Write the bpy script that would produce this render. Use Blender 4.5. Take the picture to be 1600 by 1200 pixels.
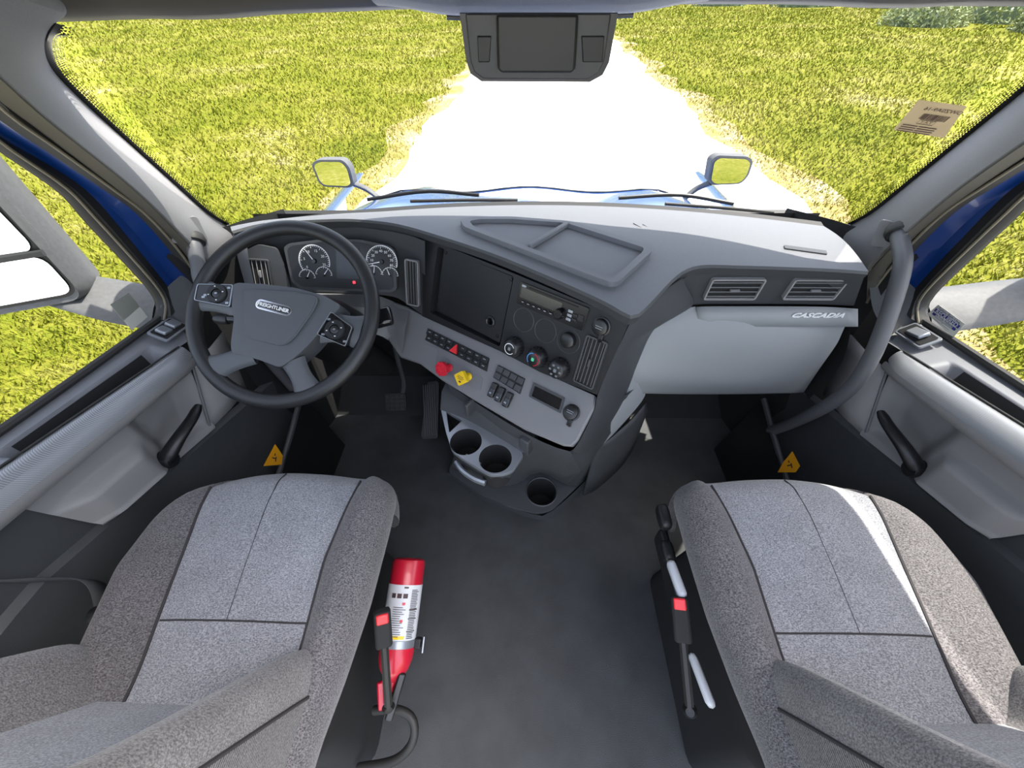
import bpy, math, random
import numpy as np
from mathutils import Vector, Matrix
from mathutils.geometry import tessellate_polygon
random.seed(7); rng = np.random.default_rng(7)
for o in list(bpy.data.objects): bpy.data.objects.remove(o)
SC = bpy.context.scene; COL = SC.collection

# ------------------------------------------------------------------ camera
F, PITCH, YAW, ROLL = 600.0, 46.5, 1.72, -0.8          # 1600x1200 frame, wide lens
CAM = Vector((-0.036, 0, 1.4))
_p, _y, _r = map(math.radians, (PITCH, YAW, ROLL))
_f = Vector((-math.sin(_y)*math.cos(_p), math.cos(_y)*math.cos(_p), -math.sin(_p)))
_rt = Vector((math.cos(_y), math.sin(_y), 0)); _up = _rt.cross(_f)
R0 = math.cos(_r)*_rt + math.sin(_r)*_up; U0 = -math.sin(_r)*_rt + math.cos(_r)*_up
cd = bpy.data.cameras.new('camera'); cam = bpy.data.objects.new('camera', cd); COL.objects.link(cam)
cd.sensor_fit = 'HORIZONTAL'; cd.sensor_width = 36; cd.lens = F/1600*36; cd.clip_start = .01; cd.clip_end = 500
cam.matrix_world = Matrix(((R0.x, U0.x, -_f.x, CAM.x), (R0.y, U0.y, -_f.y, CAM.y), (R0.z, U0.z, -_f.z, CAM.z), (0, 0, 0, 1)))
SC.camera = cam

# ------------------------------------------------------------------ light
SC.view_settings.view_transform = 'Standard'; SC.view_settings.look = 'None'
SC.view_settings.gamma = 1; SC.view_settings.use_curve_mapping = False
SC.view_settings.exposure = 1.8
W_ = bpy.data.worlds.new('sky'); SC.world = W_; W_.use_nodes = True
nt = W_.node_tree; bg = nt.nodes['Background']
sky = nt.nodes.new('ShaderNodeTexSky'); sky.sky_type = 'NISHITA'; sky.sun_disc = False
sky.sun_elevation = math.radians(69); sky.sun_rotation = math.radians(90); sky.air_density = 1.0; sky.dust_density = 3.0
hs = nt.nodes.new('ShaderNodeHueSaturation'); hs.inputs['Saturation'].default_value = .6          # hazy summer sky
nt.links.new(sky.outputs[0], hs.inputs['Color']); nt.links.new(hs.outputs[0], bg.inputs[0]); bg.inputs[1].default_value = 0.24
sl = bpy.data.lights.new('sun', 'SUN'); sl.energy = 4.0; sl.angle = math.radians(.55); sl.color = (1, .95, .86)
so = bpy.data.objects.new('sun', sl); COL.objects.link(so)
SUN = Vector((math.tan(math.radians(20.5)), .2, 1)).normalized()      # high, from the passenger side
so.rotation_euler = SUN.to_track_quat('Z', 'Y').to_euler(); so.location = (3, 0, 8)

# ------------------------------------------------------------------ measuring helpers (points on real planes)
def ray(px, py): return R0*((px-800)/F) + U0*((600-py)/F) + _f
def P(px, py, x=None, y=None, z=None):
    d = ray(px, py)
    t = (x-CAM.x)/d.x if x is not None else (y-CAM.y)/d.y if y is not None else (z-CAM.z)/d.z
    return CAM + d*float(t)
def PP(px, py, p0, n):
    d = ray(px, py); return CAM + d*((p0-CAM).dot(n)/d.dot(n))
V = Vector
def lerp(a, b, t): return a + (b-a)*float(t)
def sm(a, b, x):
    t = max(0, min(1, (x-a)/(b-a))); return t*t*(3-2*t)
def frame(o, u, n):
    n = n.normalized(); u = (u - n*u.dot(n)).normalized(); v = n.cross(u)
    return Matrix(((u.x, v.x, n.x, o.x), (u.y, v.y, n.y, o.y), (u.z, v.z, n.z, o.z), (0, 0, 0, 1)))
def onf(Fm, px, py):
    n = V(Fm.col[2][:3]); o = V(Fm.col[3][:3]); q = Fm.inverted() @ PP(px, py, o, n); return (q.x, q.y)
def at(Fm, x, y, z=0, rot=0): return Fm @ Matrix.Translation((x, y, z)) @ Matrix.Rotation(rot, 4, 'Z')

# ------------------------------------------------------------------ materials
def mat(name, c, rough=.5, metal=0., coat=0., spec=.5, bump=None, vary=None, emit=None, sheen=0):
    m = bpy.data.materials.new(name); m.use_nodes = True; n = m.node_tree.nodes; l = m.node_tree.links
    b = n['Principled BSDF']; b.inputs['Base Color'].default_value = (*c, 1); b.inputs['Roughness'].default_value = rough
    b.inputs['Metallic'].default_value = metal; b.inputs['Coat Weight'].default_value = coat
    b.inputs['Specular IOR Level'].default_value = spec; b.inputs['Sheen Weight'].default_value = sheen
    if emit: b.inputs['Emission Color'].default_value = (*emit[0], 1); b.inputs['Emission Strength'].default_value = emit[1]
    tc = n.new('ShaderNodeTexCoord')
    if vary:                                           # (scale, amount)
        t = n.new('ShaderNodeTexNoise'); t.inputs['Scale'].default_value = vary[0]; t.inputs['Detail'].default_value = 4
        r = n.new('ShaderNodeValToRGB'); a = vary[1]
        r.color_ramp.elements[0].position = .3; r.color_ramp.elements[1].position = .7
        r.color_ramp.elements[0].color = (*[v*(1-a) for v in c], 1); r.color_ramp.elements[1].color = (*[min(1, v*(1+a)) for v in c], 1)
        l.new(tc.outputs['Object'], t.inputs['Vector']); l.new(t.outputs[0], r.inputs[0]); l.new(r.outputs[0], b.inputs['Base Color'])
    if bump:                                           # (scale, strength)
        t = n.new('ShaderNodeTexNoise'); t.inputs['Scale'].default_value = bump[0]; t.inputs['Detail'].default_value = 2
        q = n.new('ShaderNodeBump'); q.inputs['Strength'].default_value = bump[1]; q.inputs['Distance'].default_value = .002
        l.new(tc.outputs['Object'], t.inputs['Vector']); l.new(t.outputs[0], q.inputs['Height']); l.new(q.outputs[0], b.inputs['Normal'])
    return m
def fabric(name, c, dark, scale=330, rib=0):
    m = mat(name, c, .9, sheen=.25, spec=.2); n = m.node_tree.nodes; l = m.node_tree.links; b = n['Principled BSDF']
    tc = n.new('ShaderNodeTexCoord'); mp = n.new('ShaderNodeMapping'); mp.inputs['Scale'].default_value = (1, 1.6, 1.3)
    t = n.new('ShaderNodeTexNoise'); t.inputs['Scale'].default_value = scale; t.inputs['Detail'].default_value = 3; t.inputs['Roughness'].default_value = .65
    t2 = n.new('ShaderNodeTexNoise'); t2.inputs['Scale'].default_value = 14; t2.inputs['Detail'].default_value = 3
    r = n.new('ShaderNodeValToRGB'); e = r.color_ramp.elements
    e[0].position = .36; e[1].position = .66; e[0].color = (*dark, 1); e[1].color = (*c, 1)
    mx = n.new('ShaderNodeMixRGB'); mx.blend_type = 'MULTIPLY'; mx.inputs[0].default_value = .35
    l.new(tc.outputs['Object'], mp.inputs[0]); l.new(mp.outputs[0], t.inputs['Vector']); l.new(tc.outputs['Object'], t2.inputs['Vector'])
    l.new(t.outputs[0], r.inputs[0]); l.new(r.outputs[0], mx.inputs[1]); l.new(t2.outputs[0], mx.inputs[2]); l.new(mx.outputs[0], b.inputs['Base Color'])
    q = n.new('ShaderNodeBump'); q.inputs['Strength'].default_value = .5; q.inputs['Distance'].default_value = .002
    l.new(t.outputs[0], q.inputs['Height'])
    if rib:
        w = n.new('ShaderNodeTexWave'); w.inputs['Scale'].default_value = rib; w.bands_direction = 'Z'
        ad = n.new('ShaderNodeMath'); l.new(tc.outputs['Object'], w.inputs['Vector']); l.new(w.outputs['Fac'], ad.inputs[0]); l.new(t.outputs[0], ad.inputs[1])
        l.new(ad.outputs[0], q.inputs['Height'])
    l.new(q.outputs[0], b.inputs['Normal']); return m
def glassmat(name, tint, refl=.7):
    m = bpy.data.materials.new(name); m.use_nodes = True; n = m.node_tree.nodes; l = m.node_tree.links; n.remove(n['Principled BSDF'])
    a = n.new('ShaderNodeBsdfTransparent'); a.inputs[0].default_value = (*tint, 1)
    g = n.new('ShaderNodeBsdfGlossy'); g.inputs['Roughness'].default_value = .01
    fr = n.new('ShaderNodeLayerWeight'); fr.inputs[0].default_value = .5
    pw = n.new('ShaderNodeMath'); pw.operation = 'POWER'; pw.inputs[1].default_value = 5
    mu = n.new('ShaderNodeMath'); mu.operation = 'MULTIPLY_ADD'; mu.inputs[1].default_value = refl; mu.inputs[2].default_value = .02
    mx = n.new('ShaderNodeMixShader'); l.new(fr.outputs['Facing'], pw.inputs[0]); l.new(pw.outputs[0], mu.inputs[0]); l.new(mu.outputs[0], mx.inputs[0])
    l.new(a.outputs[0], mx.inputs[1]); l.new(g.outputs[0], mx.inputs[2]); l.new(mx.outputs[0], n['Material Output'].inputs[0]); return m
M = {}
M['dash'] = mat('dash soft plastic', (.15, .154, .168), .55, bump=(900, .35), vary=(700, .12))
M['char'] = mat('charcoal plastic', (.048, .05, .054), .5, bump=(900, .25))
M['panel'] = mat('black satin panel', (.016, .0165, .018), .45, spec=.35, bump=(700, .1))
M['black'] = mat('black plastic', (.012, .012, .013), .4)
M['gloss'] = mat('gloss black', (.008, .008, .009), .12)
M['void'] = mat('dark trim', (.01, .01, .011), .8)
M['grey'] = mat('grey plastic', (.165, .166, .172), .5, bump=(800, .2))
M['light'] = mat('light grey plastic', (.25, .26, .268), .5, bump=(900, .12))
M['pillar'] = mat('pillar trim', (.20, .198, .204), .9, bump=(900, .2), vary=(500, .06))
M['door'] = mat('door grey plastic', (.27, .265, .265), .55, bump=(900, .2))
M['doordark'] = mat('door dark plastic', (.055, .058, .062), .6, bump=(900, .25))
M['sill'] = mat('door sill plastic', (.15, .155, .17), .5, bump=(800, .3))
M['handle'] = mat('handle plastic', (.095, .097, .105), .5, bump=(800, .15))
M['rubber'] = mat('rubber', (.018, .017, .016), .6)
M['tan'] = mat('tan seal lip', (.16, .14, .10), .5)
M['seal'] = mat('brown seal', (.06, .054, .045), .6)
M['blue'] = mat('blue paint', (.003, .03, .16), .3, coat=.4)
M['hood'] = mat('blue hood paint', (.02, .13, .5), .22, metal=.2, coat=1.)
M['floor'] = mat('rubber floor', (.034, .036, .038), .65, bump=(500, .5), vary=(9, .25))
M['fl'] = fabric('light grey seat cloth', (.45, .455, .485), (.145, .148, .165))
M['fd'] = fabric('dark grey seat cloth', (.25, .235, .24), (.055, .05, .054), 300)
M['fs'] = fabric('ribbed side cloth', (.19, .172, .165), (.04, .036, .036), 300, 75)
M['fb'] = fabric('bolster cloth', (.36, .34, .335), (.11, .10, .10), 300)
M['seam'] = mat('seam', (.035, .032, .033), .9)
M['leather'] = mat('wheel leather', (.016, .0165, .018), .42, bump=(400, .25))
M['hub'] = mat('wheel hub plastic', (.075, .08, .088), .48, bump=(900, .12))
M['chrome'] = mat('chrome', (.7, .7, .72), .18, metal=1)
M['silver'] = mat('silver plastic', (.32, .34, .37), .32, metal=.6)
M['white'] = mat('white print', (.8, .8, .8), .6)
M['red'] = mat('red plastic', (.55, .012, .03), .35, vary=(120, .2))
M['redm'] = mat('red metal paint', (.5, .01, .03), .32, coat=.3)
M['orangered'] = mat('red button', (.75, .03, .04), .35)
M['yellow'] = mat('yellow plastic', (.75, .5, .01), .4)
M['amber'] = mat('amber sticker', (.75, .33, .005), .5)
M['paper'] = mat('white label', (.62, .62, .64), .5)
M['stick'] = mat('translucent sticker', (.62, .48, .30), .6)
M['stickw'] = mat('pale sticker', (.55, .55, .5), .6)
M['ink'] = mat('dark ink', (.06, .03, .03), .6)
M['inkblue'] = mat('blue ink', (.03, .03, .2), .6)
M['wht'] = mat('white lever plastic', (.5, .52, .55), .4)
M['screw'] = mat('screw', (.02, .02, .02), .3, metal=.5)
M['cyan'] = mat('blue ring', (.08, .25, .6), .4)
M['greenled'] = mat('green indicator', (.1, .6, .3), .4)
M['lamp'] = mat('red tell-tale', (.5, .02, .03), .4, emit=((1, .05, .08), .5))
M['lcd'] = mat('lcd screen', (.03, .033, .037), .25)
M['mirror'] = mat('mirror glass', (.78, .8, .82), .015, metal=1)
M['mhouse'] = mat('mirror housing', (.10, .10, .102), .6, vary=(90, .12), bump=(90, .2))
M['glass'] = glassmat('window glass', (.66, .67, .66))
M['leaf'] = mat('shrub leaves', (.28, .32, .14), .6, vary=(3, .4))
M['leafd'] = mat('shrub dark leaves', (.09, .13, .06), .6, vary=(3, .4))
M['bark'] = mat('bark', (.1, .07, .045), .9)
# carbon-look band
mc = mat('woven band', (.3, .31, .33), .38, metal=.25); n_ = mc.node_tree.nodes; l_ = mc.node_tree.links
tc_ = n_.new('ShaderNodeTexCoord'); wv = n_.new('ShaderNodeTexWave'); wv.inputs['Scale'].default_value = 190; wv.bands_direction = 'DIAGONAL'
rp = n_.new('ShaderNodeValToRGB'); rp.color_ramp.elements[0].color = (.17, .175, .185, 1); rp.color_ramp.elements[1].color = (.32, .33, .35, 1)
l_.new(tc_.outputs['Object'], wv.inputs['Vector']); l_.new(wv.outputs['Fac'], rp.inputs[0]); l_.new(rp.outputs[0], n_['Principled BSDF'].inputs['Base Color'])
M['weave'] = mc
# ground
def groundmat(name, ramp, scale, fine, bump):
    m = mat(name, (.3, .3, .1), .95, spec=.1); n = m.node_tree.nodes; l = m.node_tree.links
    tc = n.new('ShaderNodeTexCoord')
    a = n.new('ShaderNodeTexNoise'); a.inputs['Scale'].default_value = scale; a.inputs['Detail'].default_value = 6; a.inputs['Roughness'].default_value = .6
    b = n.new('ShaderNodeTexNoise'); b.inputs['Scale'].default_value = fine; b.inputs['Detail'].default_value = 5; b.inputs['Roughness'].default_value = .75
    mx = n.new('ShaderNodeMath'); mx.operation = 'MULTIPLY_ADD'; mx.inputs[1].default_value = .5
    hf = n.new('ShaderNodeMath'); hf.operation = 'MULTIPLY'; hf.inputs[1].default_value = .5
    r = n.new('ShaderNodeValToRGB'); e = r.color_ramp.elements
    while len(e) < len(ramp): e.new(.5)
    for i, (p_, c_) in enumerate(ramp): e[i].position = p_; e[i].color = (*c_, 1)
    for t in (a, b): l.new(tc.outputs['Object'], t.inputs['Vector'])
    l.new(a.outputs[0], hf.inputs[0]); l.new(b.outputs[0], mx.inputs[0]); l.new(hf.outputs[0], mx.inputs[2]); l.new(mx.outputs[0], r.inputs[0])
    l.new(r.outputs[0], n['Principled BSDF'].inputs['Base Color'])
    q = n.new('ShaderNodeBump'); q.inputs['Strength'].default_value = bump; q.inputs['Distance'].default_value = .05
    l.new(b.outputs[0], q.inputs['Height']); l.new(q.outputs[0], n['Principled BSDF'].inputs['Normal']); return m
M['field'] = groundmat('mown grass field', [(.36, (.07, .09, .006)), (.47, (.15, .155, .014)), (.56, (.20, .19, .03)), (.64, (.38, .33, .18))], .3, 9, .6)
M['verge'] = groundmat('dry verge', [(.38, (.16, .16, .03)), (.5, (.30, .22, .09)), (.62, (.5, .43, .3))], .8, 14, .5)
M['gravel'] = groundmat('white gravel', [(.35, (.72, .71, .69)), (.6, (.9, .9, .89))], .8, 30, .3)
M['blade'] = groundmat('grass blades', [(.36, (.11, .145, .01)), (.48, (.19, .20, .02)), (.58, (.24, .225, .05)), (.66, (.38, .33, .17))], .3, 2.5, 0)

# ------------------------------------------------------------------ object helpers
WM = {}
def link(o, parent=None, Mx=None):
    COL.objects.link(o); Mx = Mx or Matrix.Identity(4)
    if parent: o.parent = parent; o.matrix_parent_inverse = WM[parent.name].inverted()
    o.matrix_basis = Mx; WM[o.name] = Mx; return o
def tag(o, label, cat=None, group=None, kind=None):
    o['label'] = label
    if cat: o['category'] = cat
    if group: o['group'] = group
    if kind: o['kind'] = kind
    return o
def thing(name, label, cat, loc, group=None, kind=None):
    return tag(link(bpy.data.objects.new(name, None), None, Matrix.Translation(loc)), label, cat, group, kind)
def mesh(name, vs, fs, m, parent=None, Mx=None, smooth=True, angle=40, bevel=0, seg=2, sub=0, solid=0):
    d = bpy.data.meshes.new(name); d.from_pydata([tuple(v) for v in vs], [], fs); d.update()
    if smooth:
        d.polygons.foreach_set('use_smooth', [True]*len(d.polygons)); d.set_sharp_from_angle(angle=math.radians(angle))
    d.materials.append(M[m] if isinstance(m, str) else m)
    o = bpy.data.objects.new(name, d); link(o, parent, Mx)
    if solid: q = o.modifiers.new('solid', 'SOLIDIFY'); q.thickness = solid; q.offset = -1
    if bevel: q = o.modifiers.new('bevel', 'BEVEL'); q.width = bevel; q.segments = seg; q.limit_method = 'ANGLE'; q.angle_limit = math.radians(35); q.harden_normals = False
    if sub: q = o.modifiers.new('sub', 'SUBSURF'); q.levels = sub; q.render_levels = sub
    return o
def dup(src, parent, Mx):
    o = src.copy(); link(o, parent, Mx); return o
def grid(name, rows, m, parent=None, Mx=None, cu=False, cv=False, **k):
    nr, nc = len(rows), len(rows[0]); vs = [p for r in rows for p in r]; fs = []
    for i in range(nr if cv else nr-1):
        for j in range(nc if cu else nc-1):
            a = i*nc+j; b = i*nc+(j+1) % nc; c = ((i+1) % nr)*nc+(j+1) % nc; d = ((i+1) % nr)*nc+j; fs.append((a, b, c, d))
    return mesh(name, vs, fs, m, parent, Mx, **k)
def rs(poly, n, smooth=True):
    """resample a polyline (Catmull-Rom) to n points, even in arc length"""
    p = [V(q) for q in poly]; dense = []
    if smooth and len(p) > 2:
        e = [2*p[0]-p[1]]+p+[2*p[-1]-p[-2]]
        for i in range(1, len(e)-2):
            for t in np.linspace(0, 1, 12, endpoint=False):
                a, b, c, d = e[i-1:i+3]
                dense.append(.5*((2*b)+(c-a)*t+(2*a-5*b+4*c-d)*t*t+(3*b-a-3*c+d)*t**3))
        dense.append(p[-1])
    else: dense = p
    L = [0]
    for i in range(1, len(dense)): L.append(L[-1]+(dense[i]-dense[i-1]).length)
    out = []; j = 0
    for k in range(n):
        s = L[-1]*k/(n-1)
        while j < len(L)-2 and L[j+1] < s: j += 1
        seg = L[j+1]-L[j]; out.append(dense[j].lerp(dense[j+1], (s-L[j])/seg if seg else 0))
    return out
def patch(name, polys, m, parent, n=24, k=4, smooth=True, **kw):
    rows = []; R = [rs(q, n, smooth) for q in polys]
    for a, b in zip(R[:-1], R[1:]):
        for i in range(k): rows.append([p.lerp(q, i/k) for p, q in zip(a, b)])
    rows.append(R[-1]); return grid(name, rows, m, parent, **kw)
def plate(name, outer, m, parent, Fm, t=.004, holes=(), bevel=0, z=0, **kw):
    """flat plate in frame Fm, front face at z, thickness t behind it"""
    loops = [list(outer)]+[list(h) for h in holes]
    tri = tessellate_polygon([[V((x, y, 0)) for x, y in l] for l in loops]); flat = [p for l in loops for p in l]; N = len(flat)
    vs = [(x, y, z) for x, y in flat]+[(x, y, z-t) for x, y in flat]; fs = []
    for a, b, c in tri:
        A, B, C = (V((*flat[i], 0)) for i in (a, b, c))
        if (B-A).cross(C-A).z < 0: a, c = c, a
        fs += [(a, b, c), (c+N, b+N, a+N)]
    o = 0
    for l in loops:
        k = len(l); ar = sum(l[i][0]*l[(i+1) % k][1]-l[(i+1) % k][0]*l[i][1] for i in range(k)); inner = o > 0
        for i in range(k):
            a, b = o+i, o+(i+1) % k
            fs.append((b, a, a+N, b+N) if (ar > 0) != inner else (a, b, b+N, a+N))
        o += k
    return mesh(name, vs, fs, m, parent, Fm, bevel=bevel, **kw)
def rrect(w, h, r, n=4, cx=0, cy=0):
    out = []
    for sx, sy, a0 in ((1, 1, 0), (-1, 1, 90), (-1, -1, 180), (1, -1, 270)):
        for i in range(n+1):
            a = math.radians(a0+90*i/n); out.append((cx+sx*(w/2-r)+r*math.cos(a), cy+sy*(h/2-r)+r*math.sin(a)))
    return out
def circ(r, n=32, cx=0, cy=0): return [(cx+r*math.cos(2*math.pi*i/n), cy+r*math.sin(2*math.pi*i/n)) for i in range(n)]
def rpoly(pts, r, n=4):
    """round the corners of a 2d polygon"""
    out = []; k = len(pts); p = [V((*q[:2], 0)) for q in pts]
    for i in range(k):
        a, b, c = p[i-1], p[i], p[(i+1) % k]; rr = min(r, (a-b).length*.45, (c-b).length*.45)
        s = b+(a-b).normalized()*rr; e = b+(c-b).normalized()*rr
        for j in range(n+1):
            t = j/n; q = s*(1-t)**2+b*2*t*(1-t)+e*t*t; out.append((q.x, q.y))
    return out
def lathe(name, prof, m, parent, Fm, n=32, **k):
    rows = [[V((r*math.cos(2*math.pi*j/n), r*math.sin(2*math.pi*j/n), h)) for j in range(n)] for r, h in prof]
    return grid(name, rows, m, parent, Fm, cu=True, **k)
def tube(name, pts, r, m, parent=None, n=12, seg=24, cyc=False, smooth=True, rad=None, flat=1, ends=True, **k):
    c = rs(list(pts)+([pts[0]] if cyc else []), seg+(1 if cyc else 0), smooth)
    if cyc: c = c[:-1]
    rows = []; N = len(c); up = None
    for i in range(N):
        t = (c[(i+1) % N]-c[i-1]) if cyc or 0 < i < N-1 else (c[1]-c[0] if i == 0 else c[-1]-c[-2])
        t.normalize()
        if up is None: up = V((0, 0, 1)) if abs(t.z) < .9 else V((0, 1, 0))
        up = (up-t*up.dot(t)).normalized(); b = t.cross(up)
        q = r if rad is None else r*np.interp(i/(N-1), *rad)
        rows.append([c[i]+(up*math.cos(a)*flat+b*math.sin(a))*q for a in np.linspace(0, 2*math.pi, n, endpoint=False)])
    if ends and not cyc:
        rows = [[c[0].copy() for _ in range(n)]]+rows+[[c[-1].copy() for _ in range(n)]]
    return grid(name, rows, m, parent, cu=True, cv=cyc, **k)
def box(name, size, m, parent, Fm, bevel=.003, **k):
    x, y, z = (s/2 for s in size)
    vs = [(a*x, b*y, c*z) for c in (-1, 1) for b in (-1, 1) for a in (-1, 1)]
    fs = [(0, 2, 3, 1), (4, 5, 7, 6), (0, 1, 5, 4), (2, 6, 7, 3), (0, 4, 6, 2), (1, 3, 7, 5)]
    return mesh(name, vs, fs, m, parent, Fm, bevel=bevel, **k)
def text(name, body, size, m, parent, Fm, ext=.0003, shear=0, sx=1., bold=0., spacing=1.):
    c = bpy.data.curves.new(name, 'FONT'); c.body = body; c.size = size; c.align_x = 'CENTER'; c.align_y = 'CENTER'; c.extrude = ext
    c.shear = shear; c.offset = bold; c.space_character = spacing; c.resolution_u = 3
    t = bpy.data.objects.new('tmp', c); d = bpy.data.meshes.new_from_object(t); bpy.data.objects.remove(t); bpy.data.curves.remove(c)
    d.name = name; d.materials.clear(); d.materials.append(M[m])
    o = bpy.data.objects.new(name, d); link(o, parent, Fm @ Matrix.Diagonal((sx, 1, 1, 1))); return o
def bars(name, rects, m, parent, Fm, z=.0004):
    vs = []; fs = []
    for x0, y0, x1, y1 in rects:
        i = len(vs); vs += [(x0, y0, z), (x1, y0, z), (x1, y1, z), (x0, y1, z)]; fs.append((i, i+1, i+2, i+3))
    return mesh(name, vs, fs, m, parent, Fm, smooth=False)
def mir(pts, s): return [V((abs(p.x)*s if p.x else 0, p.y, p.z)) for p in pts]

# ================================================================== OUTSIDE
GZ = -1.3
def road_l(y): return -3.15+.055*y+.18*math.sin(y*.9)+.1*math.sin(y*2.3+1)
def road_r(y): return 4.25+.045*y+.2*math.sin(y*.8+2)+.1*math.sin(y*2.1)
ground = grid('field_ground', [[V((x, y, GZ)) for x in np.linspace(-90, 90, 13)] for y in np.linspace(-60, 140, 13)], 'field', smooth=False)
tag(ground, 'sunlit mown yellow green field around the truck', None, None, 'structure')
ys = np.linspace(-40, 120, 161)
road = grid('gravel_road', [[V((lerp(road_l(y), road_r(y), t), y, GZ+.03+.05*math.sin(t*math.pi))) for t in np.linspace(0, 1, 7)] for y in ys], 'gravel')
tag(road, 'white gravel lane running straight ahead of the truck', None, None, 'structure')
for nm, fn, sg, lb in (('verge_left', road_l, -1, 'dry brown verge left of the gravel lane'), ('verge_right', road_r, 1, 'dry brown verge right of the gravel lane')):
    tag(grid(nm, [[V((fn(y)+sg*w*(1+.35*math.sin(y*1.7+w)), y, GZ+.032-.03*abs(w))) for w in (-.25, .2, .75)] for y in ys], 'verge'), lb, None, None, 'structure')
def blades(n):
    """blades spread so that they look evenly dense from the cab: fewer and broader far away"""
    r = np.exp(rng.uniform(np.log(3.2), np.log(110), n)); th = rng.uniform(-2.0, 2.0, n)
    x = r*np.sin(th); y = r*np.cos(th)
    e = rng.normal(0, .35, n); k = ((x < -3.3+.055*y+e) | (x > 4.4+.045*y+e)) & (np.abs(x) > 2.6)
    for cx, cy, cr in [(30, 40, 3.3), (34.5, 34, 3.4), (38, 42, 4.3), (26, 72, 4.5), (34.5, 67, 4.5), (43, 62, 4.5), (51, 56, 4.5)]: k &= (x-cx)**2+(y-cy)**2 > cr*cr
    x, y, r = x[k], y[k], r[k]; n = len(x)
    a = rng.uniform(0, 2*np.pi, n); h = rng.uniform(.025, .075, n)*(1+r/28); w = rng.uniform(.003, .007, n)*(1+r/5); ln = rng.uniform(.3, 1.2, n)*h; b = rng.uniform(0, 2*np.pi, n)
    z = np.full(n, GZ)
    v = np.empty((n, 3, 3)); v[:, 0] = np.c_[x-np.cos(a)*w, y-np.sin(a)*w, z]; v[:, 1] = np.c_[x+np.cos(a)*w, y+np.sin(a)*w, z]
    v[:, 2] = np.c_[x+np.cos(b)*ln, y+np.sin(b)*ln, z+h]; return v.reshape(-1, 3)
bv = blades(480000)
d = bpy.data.meshes.new('grass'); N = len(bv); d.vertices.add(N); d.vertices.foreach_set('co', bv.ravel()); d.loops.add(N); d.polygons.add(N//3)
d.loops.foreach_set('vertex_index', np.arange(N)); d.polygons.foreach_set('loop_start', np.arange(0, N, 3)); d.update(calc_edges=True); d.materials.append(M['blade'])
tag(link(bpy.data.objects.new('grass', d)), 'short yellow green grass blades on both sides of the lane', 'grass', None, 'stuff')

def shrub(cx, cy, rx, ry, h, n, label, m, group=None):
    t = thing('shrub', label, 'shrub', (cx, cy, GZ), group)
    p = rng.normal(size=(n, 3)); p /= np.linalg.norm(p, axis=1)[:, None]; p[:, 2] = np.abs(p[:, 2]); lump = 1+.18*np.sin(p[:, 0]*7+cx)*np.cos(p[:, 1]*6+cy)
    p *= (rng.uniform(.7, 1., n)*lump)[:, None]; c = np.c_[cx+p[:, 0]*rx, cy+p[:, 1]*ry, GZ+p[:, 2]*h]
    u = rng.normal(size=(n, 3)); u /= np.linalg.norm(u, axis=1)[:, None]; w = np.cross(u, rng.normal(size=(n, 3))); w /= np.linalg.norm(w, axis=1)[:, None]
    s = rng.uniform(.08, .2, n)[:, None]; v = np.stack([c-u*s, c+w*s*.35, c+u*s, c-w*s*.35], 1).reshape(-1, 3)
    mesh('foliage', v, [(4*i, 4*i+1, 4*i+2, 4*i+3) for i in range(n)], m, t, smooth=False)
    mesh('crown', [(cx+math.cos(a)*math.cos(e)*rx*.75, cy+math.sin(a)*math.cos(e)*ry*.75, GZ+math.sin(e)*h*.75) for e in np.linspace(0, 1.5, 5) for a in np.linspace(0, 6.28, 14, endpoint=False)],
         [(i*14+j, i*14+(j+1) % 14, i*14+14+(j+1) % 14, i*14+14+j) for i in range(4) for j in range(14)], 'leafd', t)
    tube('stem', [V((cx, cy, GZ)), V((cx+.1, cy, GZ+h*.4)), V((cx, cy+.1, GZ+h*.7))], .09, 'bark', t, n=8, seg=6)
shrub(30, 40, 2.9, 2.6, 1.7, 3500, 'pale leafy shrub at the left end of the right-hand thicket', 'leaf')
shrub(34.5, 34, 3.0, 2.6, 2.6, 4500, 'tall pale shrub in the corner of the right-hand thicket', 'leaf')
shrub(38, 42, 3.8, 3, 3.2, 3500, 'big shrub behind the front shrubs of the right-hand thicket', 'leaf')
for (x, y), w_ in zip([(26, 72), (34.5, 67), (43, 62), (51, 56)], ('leftmost', 'second from left', 'third from left', 'rightmost')):
    shrub(x, y, 4.0, 2, 1.7, 2200, 'low dark green bush, %s in the far hedge row' % w_, 'leafd', 'bushes of the far hedge row')

# hood
T = thing('truck_hood', 'glossy blue truck hood seen through the windshield above the dashboard', 'hood', (0, 1.5, .6))
def hz(x, y):
    c = np.interp(y, [1.40, 1.6, 2.0, 2.4, 2.75, 2.9], [.80, .77, .685, .575, .46, .3]); w = np.interp(y, [1.4, 2.0, 2.9], [1.0, .95, .8])
    u = x/w; return c-.025*u*u-.16*max(0, abs(u)-.72)**1.5/.15-.02*math.exp(-(u/.5)**8)*0+.012*math.cos(u*9)*(abs(u) < .7)
hy = [1.40, 1.5, 1.6, 1.8, 2.0, 2.2, 2.4, 2.55, 2.68, 2.78, 2.86, 2.9]
grid('hood_skin', [[V((u*np.interp(y, [1.4, 2.0, 2.9], [1.0, .95, .8]), y, hz(u*np.interp(y, [1.4, 2.0, 2.9], [1.0, .95, .8]), y))) for u in np.linspace(-1, 1, 41)] for y in hy], 'hood', T, sub=1)
tube('hood_seam', [V((x, 2.02, hz(x, 2.02)+.001)) for x in np.linspace(-.8, .8, 15)], .004, 'rubber', T, n=6, seg=20)
for s in (-1, 1):
    grid('fender', [[V((s*x, y, z)) for x, z in ((.98, .60), (1.12, .56), (1.2, .45), (1.22, .2))] for y in (1.45, 1.8, 2.2, 2.6)], 'hood', T, sub=1)
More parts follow.
